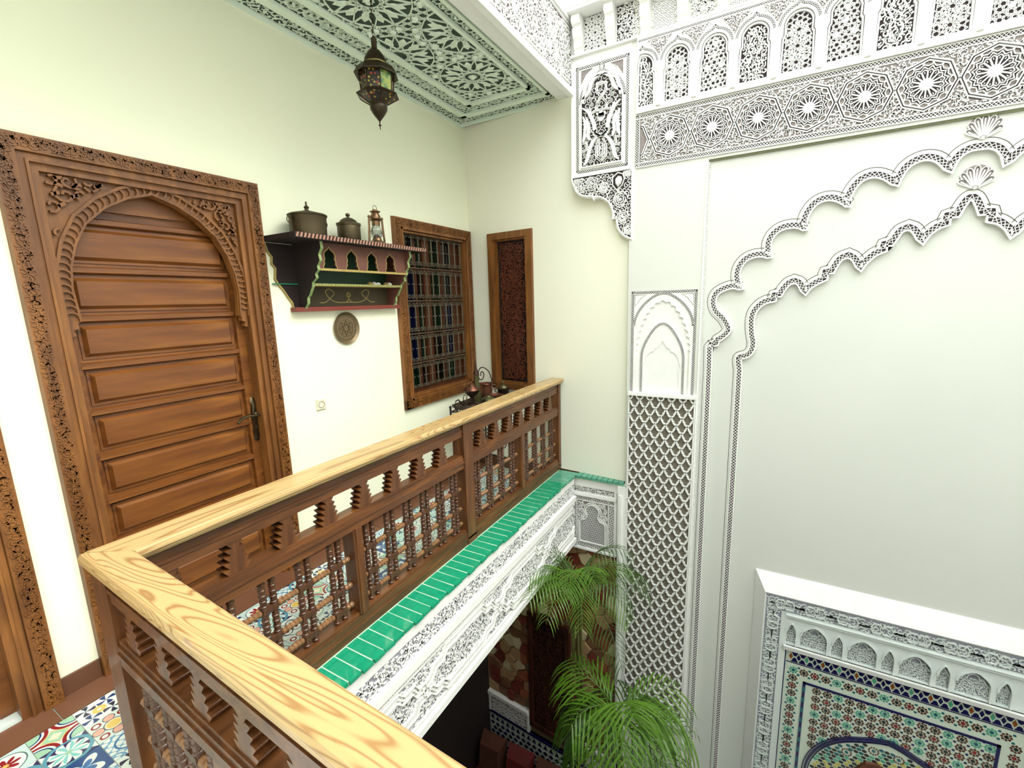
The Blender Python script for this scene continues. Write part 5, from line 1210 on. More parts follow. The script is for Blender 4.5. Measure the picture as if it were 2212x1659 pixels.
for s in (-1, 1):
    a = MB(); a.tube([(.15, cy + s * .050, ZT + .016), (.15, cy + s * .066, ZT + .014), (.15, cy + s * .072, ZT + .04), (.15, cy + s * .064, ZT + .12), (.15, cy + s * .060, ZT + .178), (.15, cy + s * .052, ZT + .190), (.15, cy + s * .034, ZT + .190)], .0075, 8); a.sphere((.15, cy + s * .061, ZT + .19), .010, 8); a.build('side_tube', m_brass, T, smooth=True)
a = MB(); a.tube([(.15, cy - .014, ZT + .240), (.15, cy - .018, ZT + .256), (.15, cy - .010, ZT + .270), (.15, cy + .010, ZT + .270), (.15, cy + .018, ZT + .256), (.15, cy + .014, ZT + .240)], .002, 5)
a.build('top_ring', m_iron, T)
a = MB()
for s in (-1, 1): a.tube([(.15 + s * .03, cy - .045, ZT + .03), (.15 + s * .045, cy, ZT + .09), (.15 + s * .03, cy + .045, ZT + .03)], .0015, 5)
a.tube([(.15 + .044 * math.cos(t), cy + .044 * math.sin(t), ZT + .095) for t in [k * PI / 8 for k in range(17)]], .0013, 5); a.build('wire_guard', m_iron, T)
# brass tray and switch on the wall
T = thing('wall_tray', 'round engraved brass tray hung on the wall beneath the shelf', 'tray', (0, 2.21, 1.505))
Mx = Matrix(((0, 0, 1), (1, 0, 0), (0, 1, 0)))
a = MB(); a.lathe([(.095, .002), (.108, .012), (.112, .016), (.110, .019), (.100, .014), (.092, .006), (.001, .006)], (0, 2.21, 1.505), 40, Mx); a.build('tray_body', m_plate, T, smooth=True)
a = MB(); FLt = FL
for r in (.06, .085): a.ribbon(FL, [(2.21 + r * math.cos(t), 1.505 + r * math.sin(t)) for t in [k * 2 * PI / 32 for k in range(32)]], .002, .006, .0075, True)
star(a, FL, (2.21, 1.505), .055, 8, 3, .003, .006, .0075); a.build('engraving', m_bronze, T)
T = thing('wall_socket', 'small square cream wall socket low on the wall beside the door', 'socket', (0, 1.942, 1.012))
a = MB(); a.fbox(FL, 1.905, 1.980, .975, 1.050, .0, .012, .004); a.build('plate', m_switch, T)
a = MB(); a.lathe([(.024, .010), (.024, .015), (.020, .015), (.019, .006), (.001, .006)], (0, 1.942, 1.012), 20, Mx); a.build('round_insert', plain('socket_grey', (.70, .68, .60), None, 5, .5), T)

# ------------------------------------------------------------ hanging lantern
lx, ly = 0.62, 2.055
T = thing('hanging_lantern', 'eight-sided dark metal lantern with painted glass, hanging on a chain from the ceiling', 'lantern', (lx, ly, 2.63))
def ring_(r, z, n=8): return [(r, z)]
a = MB(); a.lathe([(.002, 2.63), (.003, 2.648), (.009, 2.652), (.003, 2.658), (.004, 2.672), (.010, 2.680), (.030, 2.705), (.046, 2.730), (.048, 2.748), (.044, 2.758)], (lx, ly, 0), 24); a.build('bottom_bowl', m_lmetal, T, smooth=True)
a = MB(); a.lathe([(.046, 2.755), (.050, 2.762), (.046, 2.766)], (lx, ly, 0), 24); a.build('collar', m_lmetal, T)
for nm, r0, z0, r1, z1, mt in (('lower_glass', .052, 2.764, .113, 2.802, m_lglass), ('upper_glass', .088, 2.815, .093, 2.905, m_lglass)):
    for k in range(8):
        a0, a1 = 2 * PI * (k + .04) / 8 + .2, 2 * PI * (k + .96) / 8 + .2; P = []
        for r, z in ((r0, z0), (r1, z1)):
            for an in (a0, a1): P.append((lx + r * math.cos(an), ly + r * math.sin(an), z))
        q = MB(); q.add([P[0], P[1], P[3], P[2]] + [(lx + (p[0] - lx) * .96, ly + (p[1] - ly) * .96, p[2]) for p in (P[0], P[1], P[3], P[2])], [(0, 1, 2, 3), (7, 6, 5, 4), (0, 4, 5, 1), (1, 5, 6, 2), (2, 6, 7, 3), (3, 7, 4, 0)])
        q.build('glass_panel', m_lgreen if (nm == 'upper_glass' and k == 7) else mt, T)
a = MB()
for k in range(8):
    an = 2 * PI * k / 8 + .2; cs_ = [(lx + r * math.cos(an), ly + r * math.sin(an), z) for r, z in ((.050, 2.762), (.116, 2.803), (.090, 2.815), (.096, 2.908), (.119, 2.905), (.100, 2.935))]
    a.tube(cs_, .0028, 5)
a.build('rib_frame', m_lmetal, T)
a = MB(); a.lathe([(.108, 2.796), (.118, 2.803), (.092, 2.818), (.086, 2.812)], (lx, ly, 0), 8, rot=.2); a.lathe([(.092, 2.905), (.120, 2.900), (.121, 2.906), (.096, 2.942), (.070, 2.955), (.066, 2.95)], (lx, ly, 0), 8, rot=.2); a.build('flange', m_lmetal, T)
a = MB(); a.lathe([(.066, 2.952), (.066, 2.962), (.060, 2.964)], (lx, ly, 0), 24); a.build('gilt_band', m_lgold, T)
a = MB(); a.lathe([(.062, 2.960), (.058, 2.985), (.044, 3.01), (.030, 3.028), (.020, 3.034), (.015, 3.036), (.015, 3.085), (.017, 3.088), (.010, 3.092), (.006, 3.10)], (lx, ly, 0), 24); a.build('dome', m_lmetal, T, smooth=True)
z = 3.10; k = 0
lk = MB(); lk.tube([(.006 * math.cos(t), 0, .013 * math.sin(t)) for t in [j * 2 * PI / 10 for j in range(11)]], .0016, 5); lkm = lk.mesh('chain_link', m_lmetal)
while z < 3.27:
    o = bpy.data.objects.new('chain_link', lkm); C.objects.link(o); o.parent = T; o.location = Vector((lx, ly, z + .012)) - T.location; o.rotation_euler = (0, 0, PI / 2 * (k % 2) + .4); z += .021; k += 1
a = MB(); a.tube([(lx, ly, 3.262), (lx, ly, 3.285)], .005, 6); a.build('ceiling_hook', m_lmetal, T)

# ------------------------------------------------------------ iron stand with a board of copper vessels by the far corner
T = thing('iron_stand', 'black wrought iron stand with scrolls carrying a dark board, behind the far handrail', 'stand', (.36, 3.38, 0))
ZB = .775
a = MB(); a.poly(FT, [(.20, 3.12), (.34, 3.04), (.52, 3.20), (.53, 3.70), (.18, 3.70)], ZB - .022, ZB); a.build('board', plain('stand_board', (.30, .25, .17), (.22, .18, .13), 20, .6), T)
for (x, y) in ((.24, 3.14), (.48, 3.22), (.24, 3.66), (.49, 3.66)):
    a = MB(); a.tube([(x, y, ZB - .022), (x, y, .45), (x + (.03 if x > .3 else -.03), y, .2), (x, y, .0)], .007, 6); a.build('leg', m_iron, T)
def spiral(c, r0, r1, a0, turns, ax, n=18):
    P = []
    for i in range(n + 1):
        t = i / n; r = r0 + (r1 - r0) * t; an = a0 + turns * 2 * PI * t; P.append((c[0] + ax[0] * r * math.cos(an), c[1] + ax[1] * r * math.cos(an), c[2] + r * math.sin(an)))
    return P
for (x) in (.49, .24):
    for (y, z, r, s) in ((3.22, .60, .075, 1), (3.52, .60, .075, -1), (3.22, .35, .08, -1), (3.52, .35, .08, 1)):
        a = MB(); a.tube(spiral((x, y, z), r, .02, 1.2 if s > 0 else 2, 1.3 * s, (0, 1)), .005, 5); a.build('side_scroll', m_iron, T)
a = MB(); a.tube([(.40, 2.838, .755), (.40, 2.838, .825)], .008, 6); a.sphere((.40, 2.838, .832), .011, 8); a.build('handle_post', m_iron, T, smooth=True)
a = MB(); a.tube([(.40, 2.838, .79), (.40, 2.94, .795), (.40, 3.05, .80)], .006, 6); a.tube([(.40, 2.84, .79), (.42, 2.95, .77), (.42, 3.04, .765)], .006, 6); a.build('handle_bar', m_iron, T)
a = MB(); a.tube([(.40, 3.02, .81), (.40, 2.985, .835), (.40, 2.95, .87), (.40, 2.915, .865), (.40, 2.895, .835), (.40, 2.905, .80), (.40, 2.93, .795), (.40, 2.925, .815)], .006, 6); a.tube([(.40, 3.05, .82), (.40, 3.02, .84), (.40, 3.02, .875), (.40, 3.035, .895), (.40, 3.05, .885)], .004, 6); a.tube([(.40, 3.06, .80), (.40, 3.07, .86), (.40, 3.085, .93)], .004, 6); a.build('front_scroll', m_iron, T)
a = MB(); a.tube([(.235, 3.66, .775), (.235, 3.74, .90), (.235, 3.69, .99), (.235, 3.63, 1.03)] + spiral((.235, 3.56, .978), .075, .012, .9, 1.45, (0, 1), 26), .0048, 6); a.build('back_scroll', m_iron, T)
def vessel(name, label, cat, x, y, z, parts):
    T = thing(name, label, cat, (x, y, z))
    for nm, prof, mt in parts:
        if callable(prof): a = MB(); prof(a)
        else: a = MB(); a.lathe(prof, (x, y, z), 24)
        a.build(nm, mt, T, smooth=True)
vessel('footed_incense_bowl', 'dark copper footed bowl with domed lid and hoop handle, left end of the board', 'bowl', .37, 3.19, ZB + .001,
  [('foot', [(.045, 0), (.042, .008), (.016, .02), (.014, .05), (.02, .07)], m_copd), ('bowl', [(.02, .07), (.055, .10), (.072, .125), (.074, .13), (.06, .132)], m_copd), ('lid', [(.070, .132), (.055, .15), (.030, .172), (.012, .185), (.004, .19), (.008, .198), (.002, .206)], m_copper),
   ('hoop_handle', lambda a: a.tube([(.37, 3.13, ZB + .13), (.37, 3.125, ZB + .20), (.37, 3.145, ZB + .27), (.37, 3.20, ZB + .29), (.37, 3.245, ZB + .25), (.37, 3.25, ZB + .14)], .0035, 6), m_copper)])
vessel('spired_ewer', 'tall narrow bronze ewer with a spired lid, behind the footed bowl', 'ewer', .33, 3.33, ZB + .001,
  [('body', [(.035, 0), (.042, .05), (.030, .12), (.022, .20), (.026, .235), (.022, .24)], m_pewt), ('spired_lid', [(.027, .238), (.024, .26), (.010, .295), (.005, .315), (.009, .322), (.004, .33), (.002, .365)], m_copd)])
vessel('copper_pot', 'pinkish copper pot with flared rim in the middle of the board', 'pot', .32, 3.49, ZB + .001,
  [('body', [(.03, 0), (.055, .02), (.062, .06), (.058, .10), (.060, .125), (.068, .135), (.066, .138), (.056, .13), (.05, .06)], m_copper), ('ear_handle', lambda a: a.tube([(.37, 3.525, ZB + .12), (.39, 3.555, ZB + .115), (.39, 3.555, ZB + .085), (.37, 3.53, ZB + .08)], .006, 6), m_copper)])
vessel('green_kettle', 'low greenish bronze kettle lying at the front of the board', 'kettle', .47, 3.30, ZB + .001,
  [('body', [(.04, 0), (.062, .015), (.066, .035), (.050, .05), (.026, .058), (.022, .066)], m_pewt), ('spout', lambda a: a.tube([(.47, 3.245, ZB + .03), (.48, 3.225, ZB + .05), (.48, 3.215, ZB + .065)], .009, 8), m_pewt)])
vessel('copper_bowl', 'shallow shiny copper bowl next to the green kettle', 'bowl', .46, 3.445, ZB + .001,
  [('body', [(.03, 0), (.06, .02), (.072, .045), (.074, .048), (.062, .036), (.02, .012)], m_copper)])
vessel('dark_teapot', 'small dark teapot with finial at the right end of the board', 'teapot', .44, 3.615, ZB + .001,
  [('body', [(.03, 0), (.048, .02), (.055, .05), (.058, .07), (.064, .073), (.05, .08)], m_copd), ('lid', [(.045, .078), (.034, .10), (.014, .112), (.006, .116), (.009, .125), (.003, .135), (.002, .15)], m_pewt), ('handle', lambda a: a.tube([(.385, 3.60, ZB + .07), (.365, 3.59, ZB + .08), (.36, 3.59, ZB + .045), (.39, 3.60, ZB + .03)], .005, 6), m_copd)])

# ------------------------------------------------------------ rough stone cladding of the lower end wall
T = bpy.data.objects['wall_end.001']; rnd = random.Random(11)
X0, X1, Z0, Z1 = 0.0, 1.60, -2.80, -0.60; pts = []; ny, nx = 19, 13
for j in range(ny):
    for i in range(nx): pts.append((X0 + (i + .5 + (.5 if j % 2 else 0) + rnd.uniform(-.33, .33)) * (X1 - X0) / nx, Z0 + (j + .5 + rnd.uniform(-.33, .33)) * (Z1 - Z0) / ny))
def clip(P, a, b, c):   # keep a*u+b*v<=c
    out = []
    for i in range(len(P)):
        p, q = P[i], P[(i + 1) % len(P)]; fp, fq = a * p[0] + b * p[1] - c, a * q[0] + b * q[1] - c
        if fp <= 0: out.append(p)
        if fp * fq < 0: t = fp / (fp - fq); out.append((p[0] + (q[0] - p[0]) * t, p[1] + (q[1] - p[1]) * t))
    return out
WX0, WX1, WZ0, WZ1 = .565, 1.065, -2.97, -1.555
for i, p in enumerate(pts):
    P = rect(max(X0, p[0] - .2), min(X1, p[0] + .2), max(Z0, p[1] - .2), min(Z1, p[1] + .2))
    for q in pts:
        if q is p or abs(q[0] - p[0]) > .4 or abs(q[1] - p[1]) > .4: continue
        a_, b_ = q[0] - p[0], q[1] - p[1]; l = math.hypot(a_, b_); P = clip(P, a_ / l, b_ / l, (a_ * (p[0] + q[0]) / 2 + b_ * (p[1] + q[1]) / 2) / l - .0045)
        if len(P) < 3: break
    if len(P) < 3: continue
    if p[1] < WZ1 + .01 and WX0 - .01 < p[0] < WX1 + .01: continue
    if p[1] < WZ1:
        P = clip(P, 1, 0, WX0 - .004) if p[0] < WX0 else clip(P, -1, 0, -WX1 - .004)
    if len(P) < 3: continue
    q = MB(); q.poly(FE, P, -.03, -.03 + rnd.uniform(.012, .028), .10); q.build('stone', m_stone[rnd.choice([0, 0, 1, 2, 3, 3, 4, 1])], T)
W3 = sempty('window_3'); a = MB()
for (p, q) in (((WX0, WZ0), (WX0 + .055, WZ1)), ((WX1 - .055, WZ0), (WX1, WZ1)), ((WX0, WZ0), (WX1, WZ0 + .06)), ((WX0, WZ1 - .06), (WX1, WZ1))): a.fbox(FE, p[0], q[0], p[1], q[1], -.03, .008 + .0003 * p[1], .004)
a.build('window_frame', m_dwood, W3)
a = MB(); a.fbox(FE, WX0 + .05, WX1 - .05, WZ0 + .05, WZ1 - .05, -.03, -.022); pb = a.build('carved_panel', m_black, W3)
a = MB(); scrolls(a, FE, rtest(WX0 + .06, WX1 - .06, WZ0 + .07, WZ1 - .07), (WX0 + .06, WX1 - .06, WZ0 + .07, WZ1 - .07), .075, .010, -.022, -.008, 81, 1.5); a.build('fretwork', m_dwood, pb, stuff=True)
T = sempty('trim_7')
for (x0_, x1_) in ((0.0, WX0 - .005), (WX1 + .005, 1.56)):
    a = MB(); a.fbox(FE, x0_, x1_, -3.07, -2.83, -.03, .0); a.fbox(FE, x0_, x1_, -2.85, -2.80, -.03, .03, .004); a.fbox(FE, x0_, x0_ + .03, -3.07, -2.83, 0, .012); a.fbox(FE, x1_ - .03, x1_, -3.07, -2.83, 0, .012); o = a.build('stucco_band', m_stucco, T)
    a = MB(); a.fbox(FE, x0_ + .03, x1_ - .03, -3.055, -2.87, 0, .001); a.build('band_ground', m_mid, T)
    a = MB(); scrolls(a, FE, rtest(x0_ + .035, x1_ - .035, -3.05, -2.875), (x0_ + .03, x1_ - .03, -3.05, -2.875), .045, .006, 0, .007, 83, 1.1); a.build('band_carving', m_stucco, T, stuff=True)
T = sempty('trim_8'); a = MB(); a.fbox(FE, 0, 1.6, ZL, -3.07, -.03, -.002); a.build('dado_ground', m_zwhite, T)
a = MB(); a.fbox(FE, 0, 1.6, -3.095, -3.07, -.03, .012); a.build('dado_cap', m_navy, T)
dm = MB(); dm.poly(Fr((0, 0, 0), FE.U, FE.V, FE.W), [(-.030, 0), (0, -.026), (.030, 0), (0, .026)], -.002, .002, .05); dmm = dm.mesh('diamond_tile', m_navy)
tm = MB(); tm.poly(Fr((0, 0, 0), FE.U, FE.V, FE.W), [(-.026, 0), (.026, 0), (.012, .028), (0, .060), (-.012, .028)], -.002, .002, .05); tmm = tm.mesh('merlon_tile', m_navy)
for i in range(22):
    o = bpy.data.objects.new('merlon_tile', tmm); C.objects.link(o); o.parent = T; o.location = FE.p(.04 + i * .072, -3.18, 0)
cnt = 0
for j in range(10):
    for i in range(22):
        if cnt > 240: break
        u = .04 + i * .072 + (.036 if j % 2 else 0)
        if u > 1.58: continue
        o = bpy.data.objects.new('diamond_tile', dmm); C.objects.link(o); o.parent = T; o.location = FE.p(u, -3.235 - j * .062, 0); cnt += 1
# cushioned bench in the dark room below
T = thing('banquette', 'dark red cushioned bench in the shadow of the lower room', 'bench', (0.9, 3.0, ZL))
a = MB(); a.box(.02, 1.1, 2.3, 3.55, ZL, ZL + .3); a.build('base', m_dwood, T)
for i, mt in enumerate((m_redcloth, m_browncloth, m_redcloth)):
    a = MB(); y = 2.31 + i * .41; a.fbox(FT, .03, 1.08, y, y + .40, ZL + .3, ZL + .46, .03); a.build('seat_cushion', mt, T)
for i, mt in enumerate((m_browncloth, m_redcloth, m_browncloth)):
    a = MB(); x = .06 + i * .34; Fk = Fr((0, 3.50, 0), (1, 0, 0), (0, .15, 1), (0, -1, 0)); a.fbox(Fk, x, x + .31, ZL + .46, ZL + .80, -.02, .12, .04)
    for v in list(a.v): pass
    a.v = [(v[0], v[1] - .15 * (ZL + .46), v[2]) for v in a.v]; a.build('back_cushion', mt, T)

# ------------------------------------------------------------ mosaic wall fountain panel on the court wall
FM = Fr((0, 3.6, 0), (1, 0, 0), (0, 0, 1), (0, -1, 0))
T = thing('mosaic_fountain_panel', 'framed wall panel of coloured mosaic stars under a small blind arcade, lower right', 'mosaic panel', FM.p(3.53, -2.6, 0))
CX = 3.53; XL = lambda x: 2 * CX - x; ZB_ = -2.6
a = MB()   # sloping hood moulding on three sides
o_ = [(2.628, ZB_), (2.628, -.436), (XL(2.628), -.436), (XL(2.628), ZB_)]; i_ = [(2.700, ZB_), (2.700, -.556), (XL(2.700), -.556), (XL(2.700), ZB_)]
P0 = [FM.p(u, v, -.085) for u, v in o_]; P1 = [FM.p(u, v, -.070) for u, v in [(u + (.004 if u < CX else -.004), v - (.004 if v > -1 else 0)) for u, v in o_]]; P2 = [FM.p(u, v, .012) for u, v in i_]; P3 = [FM.p(u, v, -.012) for u, v in [(2.712, ZB_), (2.712, -.570), (XL(2.712), -.570), (XL(2.712), ZB_)]]
fs = []
for r in range(3):
    for i in range(3): fs.append((r * 4 + i, r * 4 + i + 1, (r + 1) * 4 + i + 1, (r + 1) * 4 + i))
a.add(P0 + P1 + P2 + P3, fs); a.build('hood_moulding', m_stucco, T)
a = MB(); a.plate(FM, [(2.700, ZB_), (2.700, -.560), (XL(2.700), -.560), (XL(2.700), ZB_), (XL(2.860), ZB_), (XL(2.860), -.712), (2.860, -.712), (2.860, ZB_)], [], -.08, -.006); a.build('carved_surround', m_bord, T)
a = MB(); bt = lambda u, v: (2.715 < u < 2.812 or XL(2.812) < u < XL(2.715) or (-.683 < v < -.578 and 2.715 < u < XL(2.715))) and v < -.578
g = MB(); g.plate(FM, [(2.712, ZB_), (2.712, -.575), (XL(2.712), -.575), (XL(2.712), ZB_), (XL(2.815), ZB_), (XL(2.815), -.686), (2.815, -.686), (2.815, ZB_)], [], -.006, -.0052); g.build('border_ground', m_fasg, T)
scrolls(a, FM, bt, (2.712, XL(2.712), -2.55, -.575), .034, .005, -.006, .002, 91, 1.0, False); a.build('border_scrolls', m_bord, T, stuff=True)
a = MB(); u = 2.74; base = [(0, 0), (.03, .0), (.045, .035), (.085, .035), (.10, 0), (.10, -.035), (.14, -.035), (.155, 0), (.19, 0)]
while u < XL(2.90):
    for s in (1, -1): a.ribbon(FM, [(u + x, -.631 + s * y * .95) for x, y in base], .0065, -.006, .006)
    u += .19
for ux in (2.7635, XL(2.7635)):
    v = -.70
    while v > -2.5:
        for s in (1, -1): a.ribbon(FM, [(ux + s * y * .95, v - x) for x, y in base], .0065, -.006, .006)
        v -= .19
a.build('interlace', m_bord, T)
a = MB(); a.fbox(FM, 2.845, XL(2.845), -.706, -.699, -.006, .012); a.fbox(FM, 2.845, XL(2.845), -.720, -.712, -.006, .008); a.fbox(FM, 2.815, 2.822, ZB_, -.69, -.006, .004); a.build('fillet', m_bord, T)
# small arcade: narrow and wide arches in turn
a = MB(); a.fbox(FM, 2.855, XL(2.855), -.955, -.715, -.09, -.040); a.build('arcade_back', m_fasg, T)
per = .2855; x = 2.850; hl = []; na = []
def pt_arch(c, hw, zb, zs, rise): return [(c - hw, zb), (c + hw, zb), (c + hw, zs)] + [(c + hw * math.cos(PI * k / 12), zs + rise * math.sin(PI * k / 12) * (.85 + .15 * math.sin(PI * k / 12) ** 8)) for k in range(1, 12)] + [(c - hw, zs)]
na_c = [2.888 + i * .2855 for i in range(5)]; wd_c = [2.888 + .1428 + i * .2855 for i in range(5)]
for c in na_c:
    if c + .04 < XL(2.86): hl.append(pt_arch(c, .033, -.948, -.855, .085))
for c in wd_c:
    if c + .09 < XL(2.85): hl.append(pt_arch(c, .082, -.948, -.850, .095))
a = MB(); a.plate(FM, rect(2.855, XL(2.855), -.955, -.718), hl, -.040, -.010); a.build('arcade_plate', m_bord, T)
for k, P in enumerate(hl):
    q = MB(); q.ribbon(FM, offset(P[1:], .0, False, 1.3), .009, -.012, .004); q.build('arch_fillet', m_bord, T)
    cu = (P[0][0] + P[1][0]) / 2; hw = P[1][0] - cu; q = MB(); tst = lambda u, v: inpoly(u, v, P)
    scrolls(q, FM, lambda u, v: tst(u, v) and v < -.80 - (.03 if hw > .05 else .0), (cu - hw, cu + hw, -.945, -.80), .022, .0035, -.040, -.028, 95 + k, 1.0, False); q.build('niche_carving', m_bord, T, stuff=True)
    if hw > .05:
        q = MB(); L_ = [(cu - hw, -.86), (cu - .055, -.835), (cu - .05, -.815), (cu - .03, -.825), (cu - .025, -.80), (cu, -.785), (cu + .025, -.80), (cu + .03, -.825), (cu + .05, -.815), (cu + .055, -.835), (cu + hw, -.86)]; q.ribbon(FM, L_, .005, -.040, -.020); q.build('cusped_line', m_bord, T)
    else:
        q = MB(); q.ribbon(FM, [(cu - .030, -.86), (cu - .015, -.83), (cu - .010, -.815), (cu, -.805), (cu + .010, -.815), (cu + .015, -.83), (cu + .030, -.86)], .005, -.040, -.020); q.build('cusped_line', m_bord, T)
a = MB(); P = [(-.955, .000), (-.948, .030), (-.985, .020), (-.992, -.03)]
vs = [FM.p(u, v, w_) for u in (2.845, XL(2.845)) for v, w_ in P]; a.add(vs, [(0, 1, 5, 4), (1, 2, 6, 5), (2, 3, 7, 6), (0, 3, 2, 1), (4, 5, 6, 7)]); a.build('ledge', m_stucco, T)
# mosaic field
WM = -.035
a = MB(); a.fbox(FM, 2.855, XL(2.855), ZB_, -.99, -.09, WM); a.build('mosaic_bed', m_zwhite, T)
for x0_, x1_ in ((2.858, 2.868), (XL(2.868), XL(2.858))):
    a = MB(); a.fbox(FM, x0_, x1_, ZB_, -.993, WM, WM + .012); a.build('blue_edge', m_navy, T)
def part_mesh(nm, fn, mt):
    q = MB(); fn(q); return q.mesh(nm, mt)
F0 = Fr((0, 0, 0), (1, 0, 0), (0, 0, 1), (0, -1, 0))
def put(nm, me, u, v, w_=WM):
    o = bpy.data.objects.new(nm, me); C.objects.link(o); o.parent = T; o.location = FM.p(u, v, w_) - T.location; return o
mer = part_mesh('merlon_tile', lambda q: q.poly(F0, [(-.022, 0), (.022, 0), (.022, -.008), (.015, -.014), (.013, -.026), (.006, -.033), (0, -.035), (-.006, -.033), (-.013, -.026), (-.015, -.014), (-.022, -.008)], 0, .003, .03), m_navy)
mer2 = part_mesh('merlon_tile', lambda q: q.poly(F0, [(-.022, 0), (-.022, .008), (-.015, .014), (-.013, .026), (-.006, .033), (0, .035), (.006, .033), (.013, .026), (.015, .014), (.022, .008), (.022, 0)], 0, .003, .03), m_navy)
lz = lambda mt: part_mesh('lozenge_tile', lambda q: q.poly(F0, [(-.013, 0), (0, -.026), (.013, 0), (0, .026)], 0, .003, .05), mt)
lzs = [lz(m_zamb), lz(m_navy), lz(m_zgreen), lz(m_navy)]
i = 0; u = 2.902
while u < XL(2.895):
    put('merlon_tile', mer, u + .0245, -1.020); put('merlon_tile', mer2, u + .0245, -1.105); put('lozenge_tile', lzs[i % 4], u, -1.0625); u += .0503; i += 1
a = MB()
for v in (-1.016, -1.112): a.fbox(FM, 2.875, XL(2.875), v - .003, v + .002, WM, WM + .004)
a.build('blue_line', m_navy, T)
def flower(m1, m2):
    q = MB()
    for k in range(8):
        an = PI * k / 4; c = (.0225 * math.cos(an), .0225 * math.sin(an)); q.poly(F0, [(c[0] + .0090 * math.cos(an + t) , c[1] + .0090 * math.sin(an + t)) for t in (0, PI / 2, PI, 3 * PI / 2)], 0, .003, .1)
    return q.mesh('star_petals', m1), part_mesh('star_centre', lambda q: q.poly(F0, [(.012 * math.cos(k * PI / 4), .012 * math.sin(k * PI / 4)) for k in range(8)], 0, .0035, .08), m2)
fg = flower(m_zgreen, m_teal); fb = flower(m_zbrown, m_zblk); fr = flower(m_zbrown, m_zred)
dotb = part_mesh('oval_tile', lambda q: q.poly(F0, [(.009 * math.cos(k * PI / 4), .008 * math.sin(k * PI / 4)) for k in range(8)], 0, .003, .1), m_navy)
dotg = part_mesh('oval_tile', lambda q: q.poly(F0, [(.009 * math.cos(k * PI / 4), .008 * math.sin(k * PI / 4)) for k in range(8)], 0, .003, .1), m_teal)
def putf(f, u, v):
    o = put('star_petals', f[0], u, v); o['kind'] = 'stuff'; put('star_centre', f[1], u, v)
cyc = [fg, fb, fr, fb]
for i in range(18):
    u = 2.925 + i * .0682
    if u < XL(2.90): putf(cyc[i % 4], u, -1.175); put('oval_tile', dotg, u + .034, -1.147); put('oval_tile', dotg, u + .034, -1.205)
for j in range(1, 16):
    v = -1.175 - j * .0672
    for ux in (2.925, XL(2.925)): putf(cyc[j % 4], ux, v)
    put('oval_tile', dotg, 2.895, v + .034); put('oval_tile', dotg, 2.957, v + .034)
a = MB(); m0 = 2.992
a.fbox(FM, m0, XL(m0), -1.262, -1.246, WM, WM + .006); a.fbox(FM, m0, m0 + .018, ZB_, -1.246, WM, WM + .006); a.fbox(FM, XL(m0 + .018), XL(m0), ZB_, -1.246, WM, WM + .006); a.build('blue_frame', m_navy, T)
a = MB()
for j in range(14): a.fbox(FM, m0 - .001, m0 + .019, -1.33 - j * .09, -1.29 - j * .09, WM, WM + .0065)
a.build('teal_frame_tile', m_teal, T, stuff=True)
AC = -2.02; AR = .475; inside = lambda u, v: math.hypot(u - CX, (v - AC)) < AR + .02
for i in range(17):
    for j in range(11):
        u, v = 3.082 - .0672 + i * .0672, -1.297 - j * .0672
        if u < m0 + .03 or u > XL(m0 + .03): continue
        if inside(u, v) or v < -2.02: continue
        k = (i + j * 1) % 6; kk = (i - j) % 6
        f = fg if (i + 2 * j) % 7 == 0 or (3 * i - j) % 9 == 0 else (fr if (i + j) % 3 == 0 else fb)
        putf(f, u, v)
        if not inside(u + .034, v + .034) and u + .05 < XL(m0 + .02): put('oval_tile', dotb, u + .034, v + .034)
a = MB(); pth = [(CX + AR * math.cos(t), AC + AR * math.sin(t) + .03 * max(0, 1 - abs(math.cos(t)) * 3)) for t in [PI * k / 40 for k in range(41)]]; pth = [(CX + AR, ZB_)] + pth + [(CX - AR, ZB_)]
a.ribbon(FM, pth, .014, WM, WM + .010); a.ribbon(FM, offset(pth, .018, lim=1.1), .006, WM, WM + .008); a.ribbon(FM, offset(pth, -.018, lim=1.1), .006, WM, WM + .008); a.build('blue_arch_band', m_navy, T)
rnd = random.Random(4)
mts = [m_zblk, m_zblk, m_teal, m_zgreen, m_zyel, m_zbrown, m_zred]
gm = [part_mesh('chip_tile', lambda q: q.poly(F0, [(.0165 * math.cos(k * PI / 3 + .3), .0125 * math.sin(k * PI / 3 + .3)) for k in range(6)], 0, .003, .1), m_) for m_ in mts]
n_ = 0
for j in range(18):
    for i in range(30):
        u, v = CX - .46 + i * .0315 + (.0157 if j % 2 else 0), AC + AR - .03 - j * .0275
        if math.hypot(u - CX, v - AC) > AR - .035 or v < -2.05: continue
        dm_ = min(math.hypot(u - a_, v - b_) for a_, b_ in ((3.452, -1.628), (3.594, -1.628), (3.30, -1.72), (3.75, -1.72), (3.523, -1.78)))
        if dm_ < .040 or n_ >= 290: continue
        k = 0 if (i + j) % 2 else (2 + (int((u - CX) * 9 + j * .5) % 4)); put('chip_tile', gm[min(k, 6)], u, v); n_ += 1
for a_, b_ in ((3.452, -1.628), (3.594, -1.628), (3.30, -1.72), (3.75, -1.72), (3.523, -1.78)):
    q = MB()
    for k in range(12): t = PI * k / 6; q.poly(F0, [(.028 * math.cos(t) + .0065 * math.cos(s), .028 * math.sin(t) + .0065 * math.sin(s)) for s in (0, PI / 2, PI, 1.5 * PI)], 0, .0035, .1)
    o = put('medallion_petals', q.mesh('medallion_petals', m_zbrown), a_, b_); o['kind'] = 'stuff'; put('star_centre', fg[1], a_, b_)
